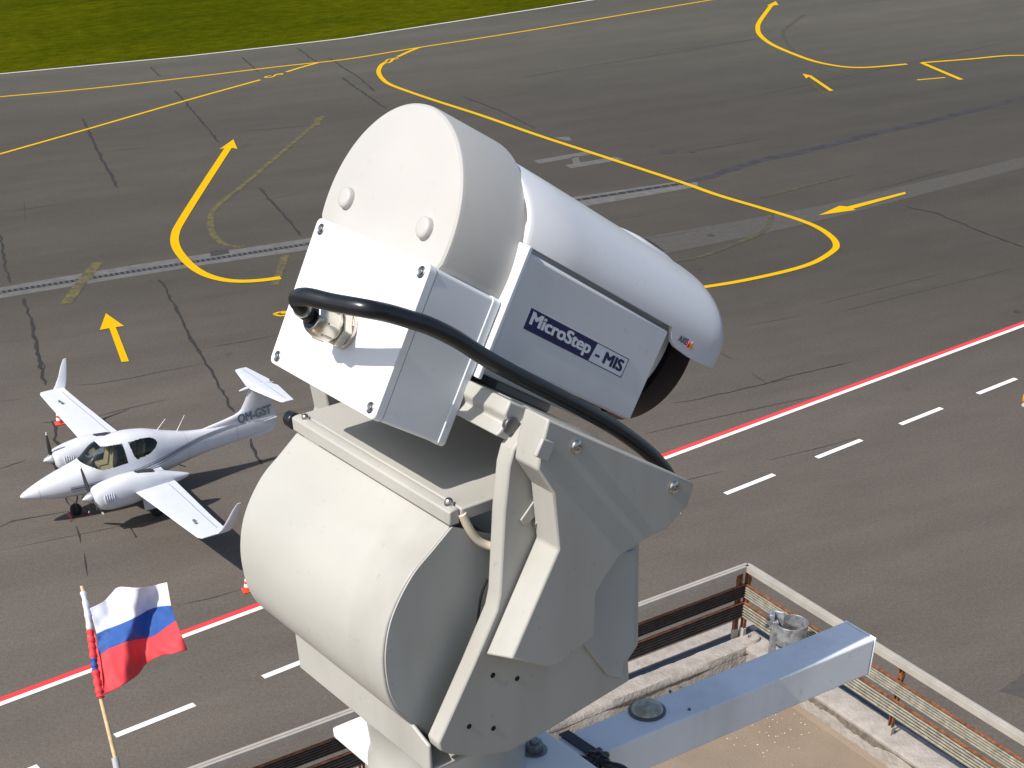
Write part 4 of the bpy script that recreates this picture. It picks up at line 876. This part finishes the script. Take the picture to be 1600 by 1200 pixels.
# chocks at the nose wheel
for s_ in (1, -1):
    tk = thing('wheel_chock', FA(-1.52+s_*.27, 0, 0), 'magenta wheel chock in front of the aircraft nose wheel' if s_ > 0 else 'magenta wheel chock behind the aircraft nose wheel', 'chock', 'wheel chocks')
    x0 = -1.52+s_*.19
    mb = MB(); mb.prism(FA, [(x0-s_*.03, .004), (x0+s_*.11, .004), (x0+s_*.10, .025), (x0+s_*.03, .085), (x0, .08)], 1, -.17, .17); mb.build('block', M['magenta'], tk, bevel=.012)
    mb = MB(); mb.tube([FA(x0+s_*.05, .22, .06), FA(x0+s_*.12, .30, .02), FA(x0+s_*.16, .36, .012)], .009, 8); mb.build('rope', M['magenta'], tk)

# ================================================================== CONES
def cone(px, label, sc=1., m='orange'):
    c = ground(px); t = thing('traffic_cone', c, label, 'traffic cone', 'cones round the apron')
    b = .20*sc; mb = MB(); F = Fr(c, (math.cos(.4), math.sin(.4), 0), (-math.sin(.4), math.cos(.4), 0), zx)
    mb.box(F, -b, b, -b, b, .004, .045*sc); mb.build('base', M[m], t, bevel=.015)
    def seg(z0, r0, z1, r1, mm):
        mb = MB(); mb.ring([[F(math.cos(a)*r*sc, math.sin(a)*r*sc, z*sc) for a in [2*math.pi*k/28 for k in range(28)]] for z, r in ((z0, r0), (z1, r1))]); mb.build('band' if mm != m else 'cone_body', M[mm], t, smooth=50)
    H = [(.045, .150), (.17, .118), (.28, .090), (.37, .068), (.46, .045), (.52, .030)]
    for i, mm in enumerate((m, 'cone_white', m, 'cone_white', m)): seg(*H[i], *H[i+1], mm)
    return t
cone((387.5, 922.5), 'orange and white traffic cone beside the aircraft wing tip shadow', .8)
cone((93.5, 662), 'orange and white traffic cone half hidden behind the far aircraft wing', .8)
# amber-topped marker at the right edge of the frame
mk = ground((1602, 634)); tm = thing('edge_marker', mk, 'amber lamp on a pale base cut off by the right edge of the frame', 'marker lamp')
mb = MB(); mb.ring([[mk+Vector((math.cos(a)*r, math.sin(a)*r, z)) for a in [2*math.pi*k/24 for k in range(24)]] for r, z in ((.13, .004), (.13, .04), (.09, .10), (.08, .16))]); mb.build('lamp_base', M['pipe_grey'], tm, smooth=40)
mb = MB(); mb.ring([[mk+Vector((math.cos(a)*r, math.sin(a)*r, z)) for a in [2*math.pi*k/24 for k in range(24)]] for r, z in ((.13, .16), (.15, .24), (.14, .36), (.09, .44), (.03, .47))]); mb.build('lamp_dome', M['amber'], tm, smooth=50)

# ================================================================== FLAG
DF = 6.9
def at(p, d=DF): r = ray(p); return CAM+r*d                  # ray() advances 1 along the view axis
tfg = thing('flag', at((186, 1215), DF+.12), 'small white, blue and red flag on a wooden stick, waving at lower left', 'flag')
mb = MB(); mb.tube([at((127.5, 916), DF), at((129.5, 922), DF), at((150, 1060), DF), at((180.5, 1186), DF)], [.009, .0105, .011, .0115], 16); mb.build('pole', M['wood'], tfg, smooth=60)
mb = MB(); mb.tube([at((179.5, 1184), DF), at((192, 1245), DF+.02)], .0185, 18); mb.build('pole_socket', M['pipe_grey'], tfg, smooth=60)
c8 = lambda x, y: (100+x*.26667, 880+y*.26667)
rows = [  # (list of points) top edge, white/blue, blue/red, bottom
    [(150, 265), (230, 226), (275, 180), (322, 140), (420, 144), (500, 138), (560, 122), (604, 112)],
    [(192, 415), (250, 388), (310, 366), (390, 332), (440, 305), (500, 272), (565, 254), (628, 250)],
    [(205, 545), (255, 505), (310, 484), (380, 455), (460, 440), (520, 430), (566, 400), (655, 335)],
    [(228, 772), (290, 745), (350, 710), (430, 655), (482, 590), (560, 545), (640, 530), (722, 508)]]
def rowpt(r, t):
    P = crom([Vector((a, b, 0)) for a, b in rows[r]], 6); f = t*(len(P)-1); i = min(int(f), len(P)-2); return lerp(P[i], P[i+1], f-i)
mb = MB(); NU, NV = 120, 26
for r in range(3):
    g_ = []
    for j in range(NV+1):
        for i in range(NU+1):
            u = i/NU; v = (r+j/NV)/3; p = lerp(rowpt(r, u), rowpt(r+1, u), j/NV)
            dep = DF+.05*math.sin(u*9.5+v*3.2-.6)*min(1, u*3)+.035*math.sin(u*4-v*6+1)*min(1, u*3)+.009*math.sin(u*19+v*5)*min(1, u*4)+.0022*math.sin(u*41-v*17+2*math.sin(v*9))+.0015*math.sin(v*30+u*12)
            if r == 2: dep -= .05*max(0, u-.62)*math.sin(j/NV*math.pi)
            g_.append(at(c8(p.x, p.y), dep))
    mb.add(g_, [[j*(NU+1)+i, j*(NU+1)+i+1, (j+1)*(NU+1)+i+1, (j+1)*(NU+1)+i] for j in range(NV) for i in range(NU)], r)
fl = mb.build('flag_cloth', [M['flag_white'], M['flag_blue'], M['flag_red']], tfg, smooth=80, recalc=False)
sm = fl.modifiers.new('thickness', 'SOLIDIFY'); sm.thickness = .0012
# cloth wound round the stick
def wrap(px, r, m, name='flag_sleeve'):
    mb = MB(); pts = crom([at(c8(*p), DF-.002) for p in px], 6); rr = [r*(1+.18*math.sin(i*1.3)+.1*math.sin(i*2.9)) for i in range(len(pts))]; mb.tube(pts, rr, 14); mb.build(name, M[m], tfg, smooth=60)
wrap([(112, 168), (128, 240), (142, 320), (152, 392)], .0150, 'flag_white'); wrap([(152, 390), (160, 450), (166, 500), (172, 560)], .0175, 'flag_red')
wrap([(172, 558), (178, 600), (183, 632)], .0155, 'flag_blue'); wrap([(184, 630), (196, 700), (208, 760), (214, 792)], .0190, 'flag_red')
wrap([(140, 385), (158, 430), (164, 480), (160, 520), (174, 552)], .0075, 'flag_white')
mb = MB()
t0 = [at(c8(*p), DF-.004) for p in ((172, 392), (186, 430), (196, 500), (212, 560), (222, 640), (232, 772))]; t1 = [at(c8(*p), DF) for p in ((150, 392), (160, 430), (172, 500), (186, 560), (196, 640), (214, 790))]
mb.add(t0+t1, [[i, i+1, 7+i, 6+i] for i in range(5)]); mb.build('flag_hem', M['flag_red'], tfg, smooth=60)
